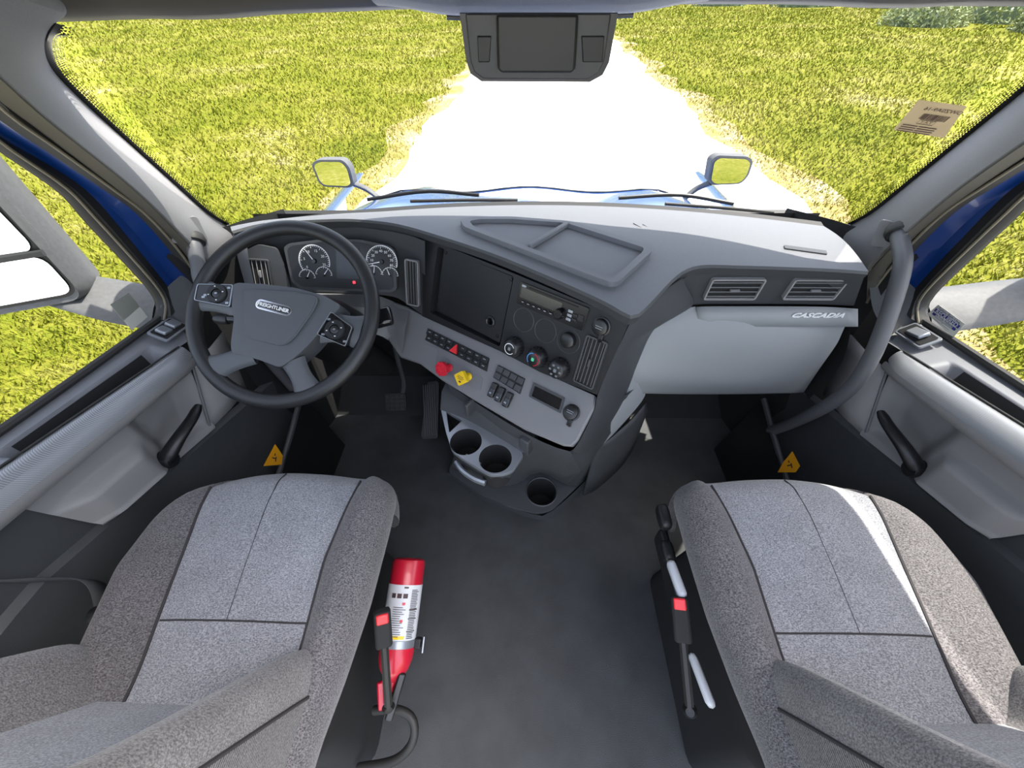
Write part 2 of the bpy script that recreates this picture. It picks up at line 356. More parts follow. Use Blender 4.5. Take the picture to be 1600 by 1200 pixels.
grid('cowl', [[V((x, y, z)) for x in np.linspace(-.95, .95, 9)] for y, z in ((1.43, .80), (1.45, .81), (1.50, .79))], 'rubber', T)
# wipers
for s, a, b, lb in ((-1, V((-.62, 1.50, .83)), V((-.05, 1.47, .845)), 'black windshield wiper on the driver side of the hood edge'), (1, V((.32, 1.47, .845)), V((.86, 1.42, .82)), 'black windshield wiper on the passenger side of the hood edge')):
    t = thing('windshield_wiper', lb, 'wiper', a, 'windshield wipers')
    tube('arm', [a, a.lerp(b, .4)+V((0, .02, .02)), a.lerp(b, .75)+V((0, .0, .012))], .007, 'black', t, n=8, seg=10)
    tube('blade', [a.lerp(b, .3)+V((0, -.02, .0)), a.lerp(b, .7)+V((0, -.022, .003)), b+V((0, -.02, 0))], .006, 'rubber', t, n=8, seg=10)
# hood mirrors
for s in (-1, 1):
    q = [(485, 256), (496, 250), (535, 250), (546, 262), (553, 290), (545, 294), (505, 292), (497, 285)] if s < 0 else [(1112, 250), (1122, 243), (1170, 245), (1178, 252), (1170, 276), (1158, 288), (1115, 290), (1106, 284)]
    t = thing('hood_mirror', 'small convex hood mirror on grey arm, %s side of the hood' % ('driver' if s < 0 else 'passenger'), 'mirror', (s*.8, 1.95, .6), 'hood mirrors')
    c = P(520 if s < 0 else 1141, 270, y=1.93); Fm = frame(c, V((1, s*.02, 0)), V((s*.02, -1, .04)))
    o2 = rpoly([onf(Fm, *a) for a in q], .02); o3 = [(x*.86, y*.86) for x, y in o2]
    plate('housing', o2, 'mhouse', t, Fm, .05, bevel=.012, z=-.004); plate('glass', o3, 'mirror', t, Fm, .004, z=.002)
    e = P(592 if s < 0 else 1072, 310 if s < 0 else 308, y=1.98); g = Fm @ V((-s*.06, -.05, -.03))
    tube('arm', [g, g.lerp(e, .5)+V((0, .02, .0)), e, e+V((-s*.01, .0, -.03))], .022, 'mhouse', t, flat=.6)

# ================================================================== CAB SHELL
fl = grid('floor', [[V((x, y, 0)) for x in np.linspace(-.95, .95, 9)] for y in np.linspace(-1.6, 1.3, 9)], 'floor', smooth=False)
tag(fl, 'dark grey rubber cab floor', None, None, 'structure')
wf = grid('wall_front', [[V((x, y, z)) for x in np.linspace(-.95, .95, 5)] for y, z in ((1.12, 0), (1.26, .12), (1.3, .86))], 'void', smooth=False)
tag(wf, 'dark firewall behind the pedals', None, None, 'structure')
# windshield curves
def wt(x): return 1.20-.28*(min(abs(x), .83)/.83)**2          # top edge y at z 1.36
def wb(x): return 1.42-.30*(x/.92)**2          # bottom edge y at z .84
ws = thing('window_1', 'large curved windshield with dotted black border', None, (0, 1.3, .84), None, 'structure')
rows = []
for k in np.linspace(0, 1, 9):
    rows.append([V((u*lerp(.93, .86, k), lerp(wb(u*.92), wt(u*.83), k), lerp(.84, 1.40, k))) for u in np.linspace(-1, 1, 25)])
grid('pane', rows, 'glass', ws)
E_L = [(110, 22), (88, 36), (75, 58), (73, 82), (86, 112), (130, 157), (180, 203), (260, 275), (325, 333), (356, 352)]
def edge_pts(pl, ys): return [P(px, py, y=y) for (px, py), y in zip(pl, np.interp(np.linspace(0, 1, len(pl)), [0, .25, 1], ys))]
EL = edge_pts(E_L, (.86, .87, 1.11)); ER = mir(EL, 1)
# frit dots
def frit(paths, name):
    vs = []; fs = []
    for path, inward, rows_ in paths:
        c = rs(path, int(sum((V(path[i+1])-V(path[i])).length for i in range(len(path)-1))/.0052))
        for r_ in range(rows_):
            for i in range(0, len(c)-1):
                p = c[i].lerp(c[i+1], .5*(r_ % 2)); t = (c[i+1]-c[i]).normalized(); w = (inward-t*inward.dot(t)).normalized()
                p = p+w*(.0085+.0044*r_); q = .0024*(1-.15*r_); k = len(vs)
                vs += [p+t*q*math.cos(a)+w*q*math.sin(a) for a in np.linspace(0, 2*math.pi, 6, endpoint=False)]; fs.append(tuple(range(k, k+6)))
    o = mesh(name, vs, fs, 'black', ws, smooth=False); o['kind'] = 'stuff'
frit([(EL[1:], V((1, .1, .4)), 5), (ER[1:], V((-1, .1, .4)), 5)], 'frit_dots')
for s, E_ in ((-1, EL), (1, ER)):
    c = rs(E_[1:], 40); r2 = []
    for i, p in enumerate(c):
        tt = (c[min(39, i+1)]-c[max(0, i-1)]).normalized(); iw = V((-s, .1, .4)); r2.append(p+(iw-tt*iw.dot(tt)).normalized()*.008)
    grid('frit_band', [[p+V((s*.01, 0, 0)) for p in c], c, r2], 'black', ws)
# A pillar trims
P_L = [((-70, 60), -.77), ((0, 123), -.81), ((75, 190), -.84), ((212, 300), -.875), ((292, 380), -.90), ((330, 425), -.915)]
PLn = [P(*a, x=x) for a, x in P_L]
for i, s in ((1, -1), (2, 1)):
    t = thing('trim_%d' % i, 'grey windshield pillar trim on the %s side' % ('driver' if s < 0 else 'passenger'), None, (s*.92, 1.05, .9), None, 'structure')
    a = mir([V((.79, .89, 1.40))]+EL+[V((.90, 1.13, .87)), V((.93, 1.14, .8))], s)
    b = mir([V((.78, .60, 1.50))]+PLn+[V((.935, .93, .84))], s)
    A = rs(a, 34); B = rs(b, 34)
    C1 = [p.lerp(q, .10)+V((0, -.012, 0)) for p, q in zip(A, B)]; C2 = [p.lerp(q, .5)+V((-s*.012, -.018, 0)) for p, q in zip(A, B)]
    C3 = [q+V((s*.012, .012, -.006)) for q in B]; A0 = [p+V((s*.02, .02, 0)) for p in A]
    grid('pillar_cover', [A0, A, C1, C2, B, C3], 'pillar', t, sub=1)
# header and roof
hd = thing('trim_3', 'olive grey header trim above the windshield', None, (0, 1.0, 1.36), None, 'structure')
xs = np.linspace(-.97, .97, 33)
def hb(x): return 1.360-.004*sm(.74, .68, abs(x))*sm(.52, .6, abs(x))-.004*sm(0, -.5, x)
grid('header_panel', [[V((x, wt(x*.98)+.02, hb(x)+.012)) for x in xs], [V((x, wt(x)-.01, hb(x))) for x in xs], [V((x, wt(x)-.06, hb(x)+.008)) for x in xs], [V((x, wt(x)-.09, hb(x)+.03)) for x in xs], [V((x, wt(x)-.14, 1.50)) for x in xs], [V((x, wt(x)-.3, 1.56)) for x in xs]], 'seal', hd)
xs2 = np.linspace(-.33, .33, 23)
def cb(x): return 1.345+.018*sm(.17, .33, abs(x))
grid('header_console', [[V((x, wt(x)-.02, cb(x)+.02)) for x in xs2], [V((x, wt(x)-.05, cb(x))) for x in xs2], [V((x, wt(x)-.09, cb(x)+.004)) for x in xs2], [V((x, wt(x)-.16, cb(x)+.03)) for x in xs2], [V((x, wt(x)-.22, 1.46)) for x in xs2]], 'dash', hd, sub=1)
tube('console_gasket', [V((x, wt(x)-.045, cb(x)-.002)) for x in np.linspace(-.2, .2, 9)], .004, 'black', hd, n=6, seg=16)
ce = grid('ceiling', [[V((x, lerp(.05, wt(x*.85)-.24, k), 1.56+.03*math.cos(x*1.5))) for x in np.linspace(-.98, .98, 15)] for k in (1, .66, .33, 0)], 'pillar', solid=.02)
tag(ce, 'pale cab roof lining', None, None, 'structure')
# lane camera housing behind the glass
t = thing('sensor_housing', 'dark grey sensor housing hanging from the windshield header', 'sensor housing', (0, 1.06, 1.35))
Fm = frame(P(842, 80, y=1.06), V((1, .0, 0)), V((0, -1, -.12)))
ho = [onf(Fm, *a) for a in ((718, 22), (728, 95), (735, 116), (752, 128), (922, 129), (942, 118), (952, 98), (966, 22))]
hi = [onf(Fm, *a) for a in ((727, 22), (735, 95), (741, 112), (755, 123), (918, 124), (935, 113), (944, 96), (955, 22))]
hc = [onf(Fm, *a) for a in ((776, 20), (778, 104), (784, 110), (892, 110), (898, 104), (903, 20))]
plate('border', ho, 'black', t, Fm, .01, z=-.004)
plate('cover', hi, 'char', t, Fm, .012, z=.004, bevel=.003)
plate('camera_block', hc, 'panel', t, Fm, .03, z=.022, bevel=.006)
for a, b in ((746, 768), (908, 944)):
    plate('side_panel', [onf(Fm, *q) for q in ((a, 55), (b, 55), (b-3, 96), (a+2, 96))], 'panel', t, Fm, .008, z=.008, bevel=.002)

# ------------------------------------------------------------------ doors
def zb(y): return .752+.13*(.86-y)               # belt
def za(y): return .727+.205*(.757-y)             # armrest upper edge
def zl(y): return .672+.17*(.757-y)              # armrest lower edge
def zp(y): return .498+.30*(.66-y)               # grey panel lower edge
WF = [((-75, 170), -.965), ((0, 232), -.98), ((97, 300), -1.0), ((140, 348), -1.01), ((212, 425), -1.02), ((240, 458), -1.025), ((249, 480), -1.03), ((243, 505), -1.03)]
S1 = [((-75, 150), -.96), ((0, 213), -.97), ((75, 257), -.985), ((142, 304), -.99), ((212, 385), -1.0), ((250, 432), -1.01), ((267, 455), -1.01), ((280, 480), -1.0)]
B2 = [((-75, 115), -.93), ((0, 188), -.94), ((75, 238), -.95), ((155, 292), -.955), ((212, 333), -.96), ((262, 388), -.97), ((305, 443), -.97), ((318, 470), -.97)]
P2 = [((-75, 90), -.88), ((0, 158), -.90), ((75, 215), -.92), ((180, 296), -.94), ((240, 345), -.945), ((290, 400), -.95), ((316, 445), -.95), ((330, 470), -.95)]
wf3, s13, b23, p23 = ([P(*a, x=x) for a, x in L] for L in (WF, S1, B2, P2))
for i, s in ((1, -1), (2, 1)):
    side = 'driver' if s < 0 else 'passenger'
    D = thing('door_%d' % i, 'grey cab door with armrest, handle and window on the %s side' % side, None, (s*.98, .4, .1), None, 'structure')
    X = lambda x, y, z: V((s*x, y, z))
    yy = list(np.linspace(.86, .25, 70))+list(np.linspace(.22, -.7, 12))
    # sill pad with storage slot
    def slot(y, u): return sm(.735, .70, y)*sm(.36, .40, y)*sm(.30, .40, u)*sm(1.02, .95, u) if s < 0 else sm(.69, .65, y)*sm(.30, .34, y)*sm(.34, .44, u)*sm(1.02, .95, u)
    rows = []
    for y in yy:
        r = [X(1.045, y, zb(y)-.02), X(1.035, y, zb(y))]
        for u in np.linspace(0, 1, 29):
            z = lerp(zb(y)-.004, za(y)+.004, u)-.03*math.sin(u*3.1)*0
            r.append(X(lerp(1.02, .95, u), y, z-.058*slot(y, u)))
        rows.append(r)
    grid('sill_pad', rows, 'sill', D, angle=60)
    y0_, y1_ = (.705, .395) if s < 0 else (.655, .335)
    grid('slot_shade_liner', [[X(lerp(1.02, .95, u), y, lerp(zb(y)-.004, za(y)+.004, u)-.0575*slot(y, u)+.002) for u in np.linspace(.325 if s < 0 else .36, .96, 16)] for y in np.linspace(y0_, y1_, 12)], 'void', D)  # near-black sheet over slot floor and wall: dark plastic plus painted-in shade
    # armrest band: woven upper roll and plain lower lip
    yb = [y for y in np.linspace(.765, -.7, 50)]
    def fr(y): return sm(.775, .70, y)
    rows = []
    for y in yb:
        rows.append([X(.962, y, za(y)-.02), X(.955, y, za(y)+.004), X(.945-.008*fr(y), y, za(y)+.006), X(.938-.022*fr(y), y, za(y)-.008), X(.934-.026*fr(y), y, lerp(za(y), zl(y), .5))])
    grid('armrest_band', rows, 'weave', D, sub=1)
    rows = [[X(.934-.026*fr(y), y, lerp(za(y), zl(y), .5)), X(.932-.024*fr(y), y, lerp(za(y), zl(y), .75)), X(.936-.012*fr(y), y, zl(y)-.004), X(.955, y, zl(y)-.008)] for y in yb]
    grid('armrest_lip', rows, 'door', D, sub=1)
    tube('trim_line', [X(.948, y, za(y)+.007) for y in np.linspace(.76, -.6, 10)], .0025, 'rubber', D, n=6, seg=20)
    # grey pull-handle panel with a pocket in front and a raised block behind
    rows = []
    for y in np.linspace(.745, .30, 46):
        r = []
        for v in np.linspace(0, 1, 25):
            yt = lerp(y, lerp(.662, .335, (.745-y)/.445), v*.9)     # front seam leans
            z = lerp(zl(yt)-.004, zp(yt), v)
            pocket = sm(.52, .58, yt)*sm(.0, .12, v)*sm(.98, .80, v)*sm(.0, .10, (.745-y)/.445)
            block = sm(.525, .47, yt)*sm(.30, .46, v)*sm(1.03, .9, v)*sm(.30, .37, yt)
            r.append(X(.948+.045*pocket-.035*block-.012*sm(.86, .96, v), yt, z))
        rows.append(r)
    grid('handle_panel', rows, 'door', D, angle=80)
    # speaker panel in front of it
    A = [X(.945, .752-.09*t, lerp(zl(.75), zp(.66), t)) for t in np.linspace(0, 1, 6)]
    B = [X(.935, .90-.06*t, lerp(zl(.75)+.0, zp(.66)-.02, t)) for t in np.linspace(0, 1, 6)]
    grid('speaker_panel', [A, [p.lerp(q, .5)+V((-s*.006, 0, 0)) for p, q in zip(A, B)], B], 'door', D, solid=.004)
    tube('panel_seam', [p+V((-s*.002, 0, 0)) for p in A], .0035, 'grey', D, n=6, seg=8)
    # lower dark panel
    rows = [[X(.952, y, zp(max(y, .2))+.0), X(.935, y, zp(max(y, .2))-.012), X(.945, y, .30), X(.93, y, .1), X(.9, y, .0)] for y in np.linspace(.95, -.7, 30)]
    grid('lower_panel', rows, 'doordark', D)
    rows = [[X(.951, y, zl(y)-.002), X(.950, y, zp(.3)), X(.950, y, .3)] for y in np.linspace(.345, -.7, 12)]
    grid('rear_panel', rows, 'doordark', D)
    # inside release lever
    piv = X(.925, .515, .578); tip = X(.905, .655, .615)
    ax = (tip-piv).normalized()
    h = tube('handle', [piv-ax*.012, piv, piv.lerp(tip, .3)+V((-s*.012, 0, .012)), piv.lerp(tip, .7)+V((-s*.012, 0, .008)), tip], .0195, 'black', D, n=12, seg=20, rad=([0, .08, .4, .9, 1], [.8, 1.1, .9, .7, .5]), flat=.75)
    lathe('pivot', [(.0, .006), (.018, .006), (.022, 0), (.022, -.03)], 'black', h, frame(piv+V((-s*.004, 0, -.012)), V((0, 1, 0)), V((-s, 0, 0))), 20)
    # window switch
    c = X(.985, .80, zb(.8)-.002) if s < 0 else X(.985, .79, zb(.79)-.002)
    nn = (X(1.02, .8, zb(.8))-X(.95, .8, za(.8))).cross(V((0, 1, -.15))); nn = nn if nn.z > 0 else -nn
    Fm = frame(c+nn.normalized()*.004, V((0, 1, -.15)), nn)
    sw = plate('window_switch', rrect(.085, .05, .006), 'silver', D, Fm, .006, bevel=.002)
    plate('switch_well', rrect(.074, .04, .004), 'black', sw, Fm, .004, z=.002)
    for k in ((-.017, .017) if s < 0 else (0,)):
        box('rocker', (.03 if s < 0 else .045, .026, .01), 'silver', sw, at(Fm, k, 0, .006) @ Matrix.Rotation(.2, 4, 'Y'), .003)
    # window frame: seals, painted frame, glass
    pw, p1, p2, p3 = (mir(q, s) for q in (wf3, s13, b23, p23))
    offs = lambda L, v: [p+v for p in L]
    patch('frame_seal', [offs(pw, V((s*.01, 0, 0))), pw, [a.lerp(b, .5)+V((-s*.012, -.004, 0)) for a, b in zip(rs(pw, 20), rs(p1, 20))], p1], 'rubber', D, n=26, k=2)
    tube('seal_lip', [p.lerp(q, .18)+V((-s*.012, 0, 0)) for p, q in zip(pw, p1)], .003, 'tan', D, n=8, seg=28)
    patch('painted_frame', [p1, [a.lerp(b, .5)+V((s*.012, .0, 0)) for a, b in zip(rs(p1, 20), rs(p2, 20))], p2], 'blue', D, n=26, k=3)
    patch('pillar_seal', [p2, [a.lerp(b, .5)+V((-s*.014, 0, 0)) for a, b in zip(rs(p2, 20), rs(p3, 20))], p3], 'rubber', D, n=26, k=2)
    tube('weather_strip', [p.lerp(q, .35)+V((-s*.014, 0, 0)) for p, q in zip(p2, p3)], .0035, 'tan' , D, n=8, seg=28)
    pb = mir(PLn, s)
    patch('jamb_strip', [p3, pb], 'seal', D, n=26, k=2)
    top = [X(.955, y, 1.385) for y in (.62, .3, 0, -.4, -.7)]
    tube('window_header', [pw[0]]+top, .022, 'rubber', D, n=8, seg=20)
    grid('roof_rail', [[X(.945, y, 1.38) for y in (.92, .3, -.2, -.7)], [X(.90, y, 1.47) for y in (.92, .3, -.2, -.7)], [X(.98, y, 1.60) for y in (.92, .3, -.2, -.7)], [X(1.0, y, 1.40) for y in (.92, .3, -.2, -.7)]], 'pillar', D)
    gl = [p+V((s*.006, 0, 0)) for p in pw]
    lo = [X(1.036, y, zb(y)-.01) for y in np.linspace(-.35, .80, len(gl))]
    outer = gl[::-1]                       # bottom to top
    rows = []
    R_ = rs(gl, 20); 
    for q in R_:
        yb_ = -.35; rows.append([q.lerp(V((q.x, yb_, q.z)), t) for t in np.linspace(0, 1, 8)])
    # fill the glass from the front edge straight back
    grid('window_glass', rows, 'glass', D)
    tube('belt_seal', [X(1.03, .84, zb(.84)+.012), X(1.03, .5, zb(.5)+.006), X(1.03, 0, zb(0)+.006), X(1.03, -.6, zb(-.6)+.006)], .009, 'rubber', D, n=8, seg=16)
    # mirror-corner pad in front of the sill
    A = [X(1.03, .84, zb(.84)), X(1.025, .87, .80), X(1.01, .905, .825), X(.985, .94, .84)]
    B = [X(.96, .80, za(.78)), X(.955, .86, .735), X(.945, .91, .76), X(.935, .95, .80)]
    patch('corner_pad', [A, [a.lerp(b, .5)+V((0, 0, -.012)) for a, b in zip(A, B)], B], 'char', D, n=12, k=3)
    # inner core behind the trims, and the pillar foot between door and dashboard
    grid('door_core', [[X(.999, y, z if y < .9 else z+.06*(z > .7)) for y in (1.12, .93, .85, .5, 0, -.7)] for z in (.74, .3, 0)], 'void', D)
    grid('pillar_foot', [[X(.86, 1.34, .86), X(.885, 1.16, .9), X(.905, 1.09, .91), X(.95, .99, .95), X(.98, .93, .9)], [X(.86, 1.34, .86), X(.885, 1.16, .9), X(.9, 1.10, .88), X(.935, .99, .86), X(.96, .93, .82)], [X(.86, 1.34, .5), X(.885, 1.16, .5), X(.9, 1.08, .5), X(.935, .96, .5), X(.955, .90, .5)], [X(.86, 1.34, .0), X(.885, 1.16, .0), X(.9, 1.08, .0), X(.935, .96, .0), X(.955, .90, .0)]], 'void', D)
    # outer skin
    grid('outer_skin', [[X(1.05, y, z) for y in np.linspace(1.15, -.7, 6)] for z in (.76, .5, 0, -.6)], 'blue', D)
    grid('kick_panel', [[X(.95, .98, .80), X(.95, .98, 0)], [X(.92, 1.15, .85), X(.92, 1.15, 0)], [X(.9, 1.3, .86), X(.9, 1.3, 0)]], 'void', D)
    grid('rear_post', [[X(.985, -.35, .75), X(.955, -.35, 1.4)], [X(.985, -.42, .75), X(.955, -.42, 1.4)]], 'pillar', D)
    # sill step with light edge
    tube('sill_edge', [X(.86, .95, .33), X(.865, .80, .27), X(.88, .62, .20), X(.88, .3, .17)], .010, 'char', D, n=8, seg=18)
    grid('sill_step', [[X(.86, y, z_) for y, z_ in ((.95, .33), (.80, .27), (.62, .20), (.2, .17))], [X(.80, y, 0) for y in (.95, .80, .62, .2)]], 'black', D)

# ================================================================== DASHBOARD
DB = thing('dashboard', 'charcoal and grey wraparound truck dashboard under the windshield', 'dashboard', (0, 1.0, .3))
ZR = .93
rim_px = [(362, 361), (395, 352), (430, 347), (530, 342), (585, 345), (630, 352), (695, 371), (770, 396), (835, 422), (895, 448), (945, 471), (978, 490), (990, 493), (1002, 487), (1022, 467), (1050, 437), (1072, 421), (1100, 414), (1160, 415), (1225, 417), (1300, 420), (1357, 424)]
rim = [P(*q, z=ZR) for q in rim_px]
# resample the rim by x so that it pairs with the windshield side
RN = 90; rimr = rs(rim, RN)
def fe(x): return 1.255-.18*(x/.9)**2
back = []
for i, p in enumerate(rimr):
    x = lerp(-.90, .885, i/(RN-1)); x = lerp(x, p.x*1.03, .55); back.append(V((x, fe(x), .905)))
rows = []
for k, w in enumerate(np.linspace(0, 1, 17)):
    rows.append([p.lerp(b, w)+V((0, 0, .010*math.sin(math.pi*w)*(1 if w < 1 else 0))) for p, b in zip(rimr, back)])
lip0 = [p+V((0, .004, -.008)) for p in rimr]
def inwards(i):
    a, b = rimr[max(0, i-1)], rimr[min(RN-1, i+1)]; t = (b-a).normalized(); return V((-t.y, t.x, 0))
lip1 = [p+inwards(i)*.004+V((0, 0, -.028)) for i, p in enumerate(rimr)]
lip2 = [p+inwards(i)*.022+V((0, 0, -.033)) for i, p in enumerate(rimr)]
top = grid('top_pad', rows, 'dash', DB)
patch('front_lip', [rimr, [p-inwards(i)*.004+V((0, 0, -.006)) for i, p in enumerate(rimr)], lip1, lip2], 'char', DB, n=RN, k=2, smooth=False)
grid('glare_strip', [back, [b+V((0, .02, .004)) for b in back], [b+V((0, .03, -.03)) for b in back], [b+V((0, .08, -.09)) for b in back], [V((b.x, max(b.y+.085, wb(b.x)-.03), .80)) for b in back]], 'rubber', DB)
# defrost slots on the pad near the glass
for a, b in (((1226, 385), (1292, 394)),):
    q0, q1 = P(*a, z=.934), P(*b, z=.934); Fm = frame((q0+q1)/2, q1-q0, V((0, 0, 1)))
    plate('defrost_grille', rrect((q1-q0).length, .018, .002), 'char', DB, Fm, .004)
for px in ((1003, 356), (1018, 358), (1150, 384), (1163, 386)):
    q = P(*px, z=.922); box('pad_rib', (.003, .07, .002), 'dash', DB, frame(q, V((1, .55, 0)), V((0, 0, 1))), 0)
# storage tray on top
ZT = .944
Ft = frame(V((.05, .95, ZT)), V((1, 0, 0)), V((0, 0, 1)))
o_ = [onf(Ft, *q) for q in ((718, 342), (742, 338), (800, 338), (890, 345), (905, 349), (1020, 384), (1018, 393), (968, 439), (955, 441), (940, 436), (725, 354))]
i_ = [onf(Ft, *q) for q in ((733, 345), (750, 342), (800, 342), (884, 348), (900, 353), (1007, 387), (1003, 394), (962, 431), (952, 432), (940, 429), (740, 353))]
tr = plate('storage_tray', rpoly(o_, .012), 'dash', DB, Ft, .014, holes=[rpoly(i_, .01)], bevel=.004)
plate('tray_floor', [(x, y) for x, y in i_], 'dash', tr, Ft, .003, z=-.0115)
a, b = P(888, 347, z=ZT), P(826, 384, z=ZT)
box('divider', ((b-a).length, .012, .014), 'dash', tr, frame((a+b)/2-V((0, 0, .004)), b-a, V((0, 0, 1))), .003)

# --- centre panel, angled to the driver
A0 = P(662, 375, z=.89); B0 = P(985, 502, z=.89); ec = (B0-A0).normalized(); hcn = V((ec.y, -ec.x, 0)); hcn = hcn if hcn.y < 0 else -hcn
tl = math.radians(20); FC = frame(A0, ec, hcn*math.cos(tl)+V((0, 0, 1))*math.sin(tl))
on = lambda *q: onf(FC, *q)
def frameat(Fm, px, py, z=0): x, y = onf(Fm, px, py); return at(Fm, x, y, z)
rec = [on(*q) for q in ((684, 385), (803, 432), (781, 542), (671, 488))]
pan = [on(*q) for q in ((660, 372), (700, 386), (800, 426), (900, 468), (984, 502), (933, 617), (845, 582), (780, 548), (660, 494))]
cp = plate('centre_panel', pan, 'panel', DB, FC, .03, holes=[rpoly(rec, .008)])
plate('blank_recess', rec, 'black', cp, FC, .004, z=-.024)
cov = [on(*q) for q in ((691, 388), (799, 433), (778, 537), (679, 485))]; hx, hy_ = on(764, 503)
bc = plate('blank_cover', rpoly(cov, .006), 'panel', DB, FC, .006, z=-.008, holes=[circ(.0095, 24, hx, hy_)], bevel=.0015)
lathe('grommet', [(.0095, -.012), (.0095, -.004), (.012, -.002), (.0155, -.004), (.0155, -.008)], 'black', bc, at(FC, hx, hy_), 24)
sc = None
for q in ((694, 395), (796, 437), (682, 481), (774, 526)):
    if sc is None: sc = lathe('screw', [(0, .001), (.002, .001), (.004, .0005), (.005, -.002)], 'screw', bc, frameat(FC, *q, -.006), 14)
    else: dup(sc, bc, frameat(FC, *q, -.006))
# round blanks
for q in ((818, 500), (852, 517), (888, 533)):
    x, y = on(*q); lathe('round_blank', [(.0295, .0002), (.0305, .0012), (.0315, .0002)], 'char', cp, at(FC, x, y), 36)
x, y = on(889, 531); kb = lathe('round_knob', [(0, .016), (.014, .016), (.018, .013), (.02, 0)], 'black', DB, at(FC, x, y), 28)
# climate knobs
def climate(q, ring, lab):
    x, y = on(*q); k = lathe('climate_knob', [(.0, .030), (.018, .030), (.022, .027), (.025, .016), (.027, .012), (.027, 0)], 'black', DB, at(FC, x, y), 32)
    k['label'] = lab
    for j in range(20):
        a = 2*math.pi*j/20
        if j == 0: r0 = box('grip_rib', (.003, .0025, .014), 'gloss', k, at(FC, x, y, .008) @ Matrix.Rotation(a, 4, 'Z') @ Matrix.Translation((.0265, 0, 0)), .0006)
        else: dup(r0, k, at(FC, x, y, .008) @ Matrix.Rotation(a, 4, 'Z') @ Matrix.Translation((.0265, 0, 0)))
    def arc(nm, m, a0, a1, r=.0165):
        rr = [[V((rad*math.cos(a), rad*math.sin(a), .0306)) for a in np.linspace(math.radians(a0), math.radians(a1), 18)] for rad in (r-.0009, r+.0009)]
        grid(nm, rr, m, k, at(FC, x, y))
    if ring == 'w': arc('dial_ring', 'white', 30, 330, .0145)
    if ring == 'rb': arc('cold_arc', 'cyan', 95, 230); arc('hot_arc', 'red', -70, 85)
    if ring == 'n':
        for a in range(0, 360, 60):
            plate('mode_icon', rrect(.006, .005, .001), 'silver', k, at(FC, x+.014*math.cos(math.radians(a)), y+.014*math.sin(math.radians(a)), .031), .0006)
    plate('centre_icon', rrect(.008, .009, .002), 'greenled' if ring == 'rb' else 'silver', k, at(FC, x, y, .0312), .0006)
climate((806, 541), 'w', 'fan knob with white ring'); climate((842, 557), 'rb', 'temperature knob with blue and red ring'); climate((876, 574), 'n', 'airflow knob with mode icons')
# outlet caps
def outlet(Fm, q, par):
    x, y = onf(Fm, *q); k = lathe('outlet_cap', [(0, .016), (.015, .016), (.018, .014), (.019, .004), (.022, .003), (.022, 0)], 'black', par, at(Fm, x, y), 28)
    box('pull_tab', (.012, .018, .005), 'black', k, at(Fm, x+.008, y-.024, .006), .002)
    lathe('tab_button', [(0, .010), (.004, .010), (.005, .004)], 'gloss', k, at(Fm, x+.010, y-.03), 12)
    bars('socket_print', [(-.009, .002, .009, .0035), (-.008, -.003, .008, -.0015)], 'silver', k, at(Fm, x, y, .0162))
outlet(FC, (940, 510), DB)
# vents
def vent(Fm, corners, nsl, vertical, par, depth=.02, fm='char', slm='char', lab=None, tabs=True, bd=.004):
    pts = [onf(Fm, *q) for q in corners]; cx = sum(p[0] for p in pts)/4; cy = sum(p[1] for p in pts)/4
    w = (abs(pts[1][0]-pts[0][0])+abs(pts[2][0]-pts[3][0]))/2; h = (abs(pts[0][1]-pts[3][1])+abs(pts[1][1]-pts[2][1]))/2
    ang = math.atan2(pts[1][1]-pts[0][1]+pts[2][1]-pts[3][1], pts[1][0]-pts[0][0]+pts[2][0]-pts[3][0]) if not vertical else math.atan2(-(pts[0][0]-pts[3][0]), pts[0][1]-pts[3][1])
    G = at(Fm, cx, cy, 0, ang*.8); f_ = plate('air_vent', rrect(w, h, .006), fm, par, G, .012, holes=[rrect(w-2*bd, h-2*bd, .003)], bevel=.001, z=.006)
    if lab: f_['label'] = lab
    plate('vent_well', rrect(w-bd, h-bd, .003), 'void', f_, G, .002, z=.0005)
    s0 = None; L = (h if vertical else w)-2*bd-.001; span = (w if vertical else h)-2*bd
    for i in range(nsl):
        c = span*((i+.5)/nsl-.5)
        Mx = G @ Matrix.Translation((c, 0, .0035) if vertical else (0, c, .0035)) @ Matrix.Rotation(math.pi/2 if vertical else 0, 4, 'Z') @ Matrix.Rotation(.3 if vertical else .5, 4, 'X')
        if s0 is None: s0 = box('slat', (L, .0022 if vertical else .0045, .0014), slm, f_, Mx, 0)
        else: dup(s0, f_, Mx)
    if tabs: box('vent_tab', (.006, .02, .006) if vertical else (.024, .006, .006), slm, f_, G @ Matrix.Translation((0, 0, .007)), .001)
    return f_
vent(FC, ((918, 521), (952, 536), (926, 611), (897, 592)), 5, True, DB, lab='tall black air vent on the centre panel')

# --- radio
rq = [on(*q) for q in ((816, 440), (921, 481), (911, 518), (808, 473))]
rw, rh = .192, .056; cx = sum(p[0] for p in rq)/4; cy = sum(p[1] for p in rq)/4; ra = math.atan2(rq[1][1]-rq[0][1], rq[1][0]-rq[0][0])
FR = at(FC, cx, cy, 0, ra)
t = thing('car_radio', 'slim black truck radio with display and volume knob in centre panel', 'radio', FR.translation)
plate('faceplate', rrect(rw, rh, .004), 'gloss', t, FR, .03, z=.004, bevel=.002)
plate('display', rrect(.118, .026, .002), mat('radio display', (.03, .03, .028), .06, coat=1), t, at(FR, -.03, .0045), .002, z=.0055)
plate('disc_slot', rrect(.14, .0035, .0015), 'void', t, at(FR, 0, .022), .001, z=.0048)
b0 = None
for i in range(6):
    Mx = at(FR, -.078+.0165*i, -.0175, .005)
    if b0 is None: b0 = box('preset_button', (.012, .006, .003), 'gloss', t, Mx, .001)
    else: dup(b0, t, Mx)
